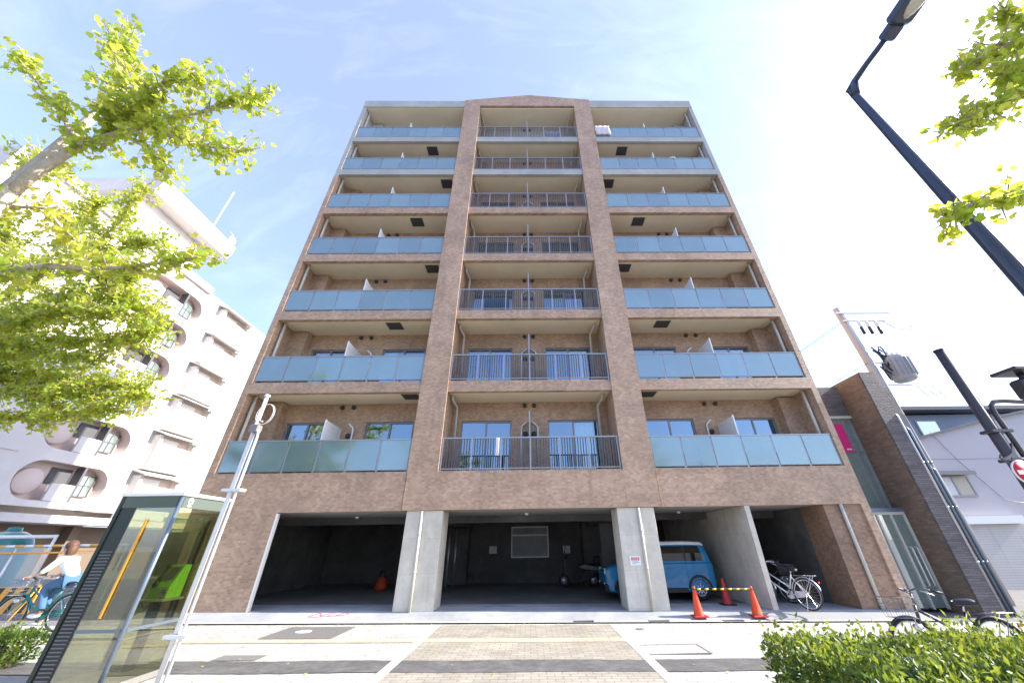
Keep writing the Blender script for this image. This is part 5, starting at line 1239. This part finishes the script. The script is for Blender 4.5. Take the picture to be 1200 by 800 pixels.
# ginkgo on the right
T3 = thing('ginkgo_tree', 'ginkgo at the upper right edge with limbs reaching in beside the street lamp', 'tree', (6.6, 1.4, ground_z(6.6)))
wd = MB(); wd.tube([(6.6, 1.4, ground_z(6.6)), (6.58, 1.4, 2.5), (6.5, 1.4, 4.5), (6.4, 1.35, 6.5)], [.2, .17, .13, .07], 14)
lf = MB(); lf.tone = []; r3 = random.Random(31)
def tc3(path, n, ln, per=3, **k): twig_cluster(lf, wd, path, int(n*1.5), ln, .070, per, r=r3, wr=(.04, .008), **k)
tc3([(6.55, 1.4, 3.4), (5.6, 1.8, 3.9), (4.78, 1.95, 4.10), (4.19, 1.94, 3.99), (3.70, 1.91, 3.87), (3.42, 2.0, 3.72)], 58, .20)
tc3([(6.5, 1.4, 4.2), (5.5, 1.5, 4.8), (4.58, 1.66, 5.0), (4.25, 1.65, 4.85), (4.02, 1.72, 4.72), (3.74, 1.72, 4.6)], 56, .20)
tc3([(6.45, 1.4, 4.8), (5.4, 1.35, 5.3), (4.7, 1.38, 5.45), (4.2, 1.42, 5.28), (3.92, 1.5, 5.12)], 54, .22)
tc3([(4.9, 1.35, 5.4), (4.55, 1.3, 5.6), (4.38, 1.28, 5.62)], 18, .2)
tc3([(4.9, 1.5, 4.9), (4.5, 1.5, 5.1), (4.25, 1.52, 5.05)], 26, .2)
for path in (([(6.5, 1.4, 4.4), (7.2, 1.7, 5.1), (7.8, 1.9, 5.6)]), ([(6.5, 1.4, 4.0), (6.7, .7, 4.6), (6.9, 0, 5.2)]), ([(6.4, 1.35, 6.2), (6.5, 1.3, 6.9), (6.5, 1.2, 7.3)]), ([(6.45, 1.4, 5.3), (7.0, 1.0, 6.0), (7.5, .7, 6.5)])): tc3(path, 36, .45)
lf.build('foliage', 'leafnear', T3); wd.build('trunk', 'bark', T3)

# ------------------------------------------------------------------ clipped hedges
def hedge(name, label, x0, x1, y0, y1, zt, n, size, seed, lump=.05):
    r = random.Random(seed); z0 = ground_z((x0+x1)/2)
    h = thing(name, label, 'hedge', ((x0+x1)/2, (y0+y1)/2, z0))
    lf = MB(); lf.tone = []
    areas = [(x1-x0)*(y1-y0), (x1-x0)*(zt-z0)*.8, (x1-x0)*(zt-z0)*.8, (y1-y0)*(zt-z0), (y1-y0)*(zt-z0)]; tot = sum(areas)
    for _ in range(n):
        k = r.uniform(0, tot); i = 0
        while k > areas[i] and i < 4: k -= areas[i]; i += 1
        u, v, dep = r.random(), r.random(), abs(r.gauss(0, .06))
        if i == 0: p = Vector((x0+u*(x1-x0), y0+v*(y1-y0), zt-dep)); nr = Vector((0, 0, 1))
        elif i == 1: p = Vector((x0+u*(x1-x0), y0+dep, z0+.05+v*(zt-z0-.05))); nr = Vector((0, -1, 0))
        elif i == 2: p = Vector((x0+u*(x1-x0), y1-dep, z0+.05+v*(zt-z0-.05))); nr = Vector((0, 1, 0))
        elif i == 3: p = Vector((x0+dep, y0+u*(y1-y0), z0+.05+v*(zt-z0-.05))); nr = Vector((-1, 0, 0))
        else: p = Vector((x1-dep, y0+u*(y1-y0), z0+.05+v*(zt-z0-.05))); nr = Vector((1, 0, 0))
        nv = noise.noise(Vector((p.x*3.1, p.y*3.1, p.z*3.1)))+.5*noise.noise(Vector((p.x*9, p.y*9, p.z*9)))
        p += nr*nv*lump
        d = (nr*.8+rdir(r)+Vector((0, 0, .3))).normalized()
        oval_leaf(lf, p, d, size, r, min(1, max(0, .35+.5*nv+r.uniform(-.35, .35))))
    for _ in range(n//90):
        p = Vector((r.uniform(x0, x1), r.uniform(y0, y1), zt+r.uniform(-.02, .02))); q = p+Vector((r.uniform(-.05, .05), r.uniform(-.05, .05), r.uniform(.06, .13)))
        for j in range(6): oval_leaf(lf, p.lerp(q, j/5), (rdir(r)+Vector((0, 0, .7))).normalized(), size, r, r.uniform(.6, 1))
    lf.build('foliage', 'leafhedge', h)
    st = MB()
    for _ in range(int((x1-x0)*(y1-y0)*26)):
        p = Vector((r.uniform(x0+.1, x1-.1), r.uniform(y0+.1, y1-.1), z0)); q = p+Vector((r.uniform(-.15, .15), r.uniform(-.15, .15), zt-z0-.1)); m_ = p.lerp(q, .5)+rdir(r)*.05
        st.tube([p, m_, q], [.012, .009, .004], 5, cap=False)
    st.build('stems', 'stem', h)
    mb = MB(); mb.box(x0+.16, x1-.16, y0+.16, y1-.16, z0, zt-.17); mb.build('inner_twigs', 'stem', h)
    return h
hedge('hedge', 'clipped green hedge in the lower right foreground', 1.74, 5.6, 1.5, 3.44, .86, 62000, .041, 3)
hedge('hedge', 'low bushy planting at the lower left edge', -10.4, -7.62, 6.55, 7.35, .44, 7000, .06, 5)

# a thin scatter of fallen leaves along the kerb and under the hedge
lr = random.Random(77); lt = MB()
for _ in range(260):
    if lr.random() < .5: x, y = lr.uniform(-8, 9), 10.36-abs(lr.gauss(0, .22))
    else: x, y = lr.uniform(-7, 6), lr.uniform(5.2, 10.2)
    z = ground_z(x)+.016; a = lr.uniform(0, 6.28); q = lr.uniform(.02, .035); c, d = math.cos(a)*q, math.sin(a)*q
    lt.add([(x-c*.3, y-d*.3, z), (x+c-d*.8, y+d+c*.8, z+lr.uniform(.002, .012)), (x+c*1.2, y+d*1.2, z+.004), (x+c+d*.8, y+d-c*.8, z+lr.uniform(.002, .012))], [(0, 1, 2, 3)])
tag(lt.build('fallen_leaves', 'leaflitter'), 'scattered fallen yellow leaves on the pavement', 'fallen leaves', kind='stuff')
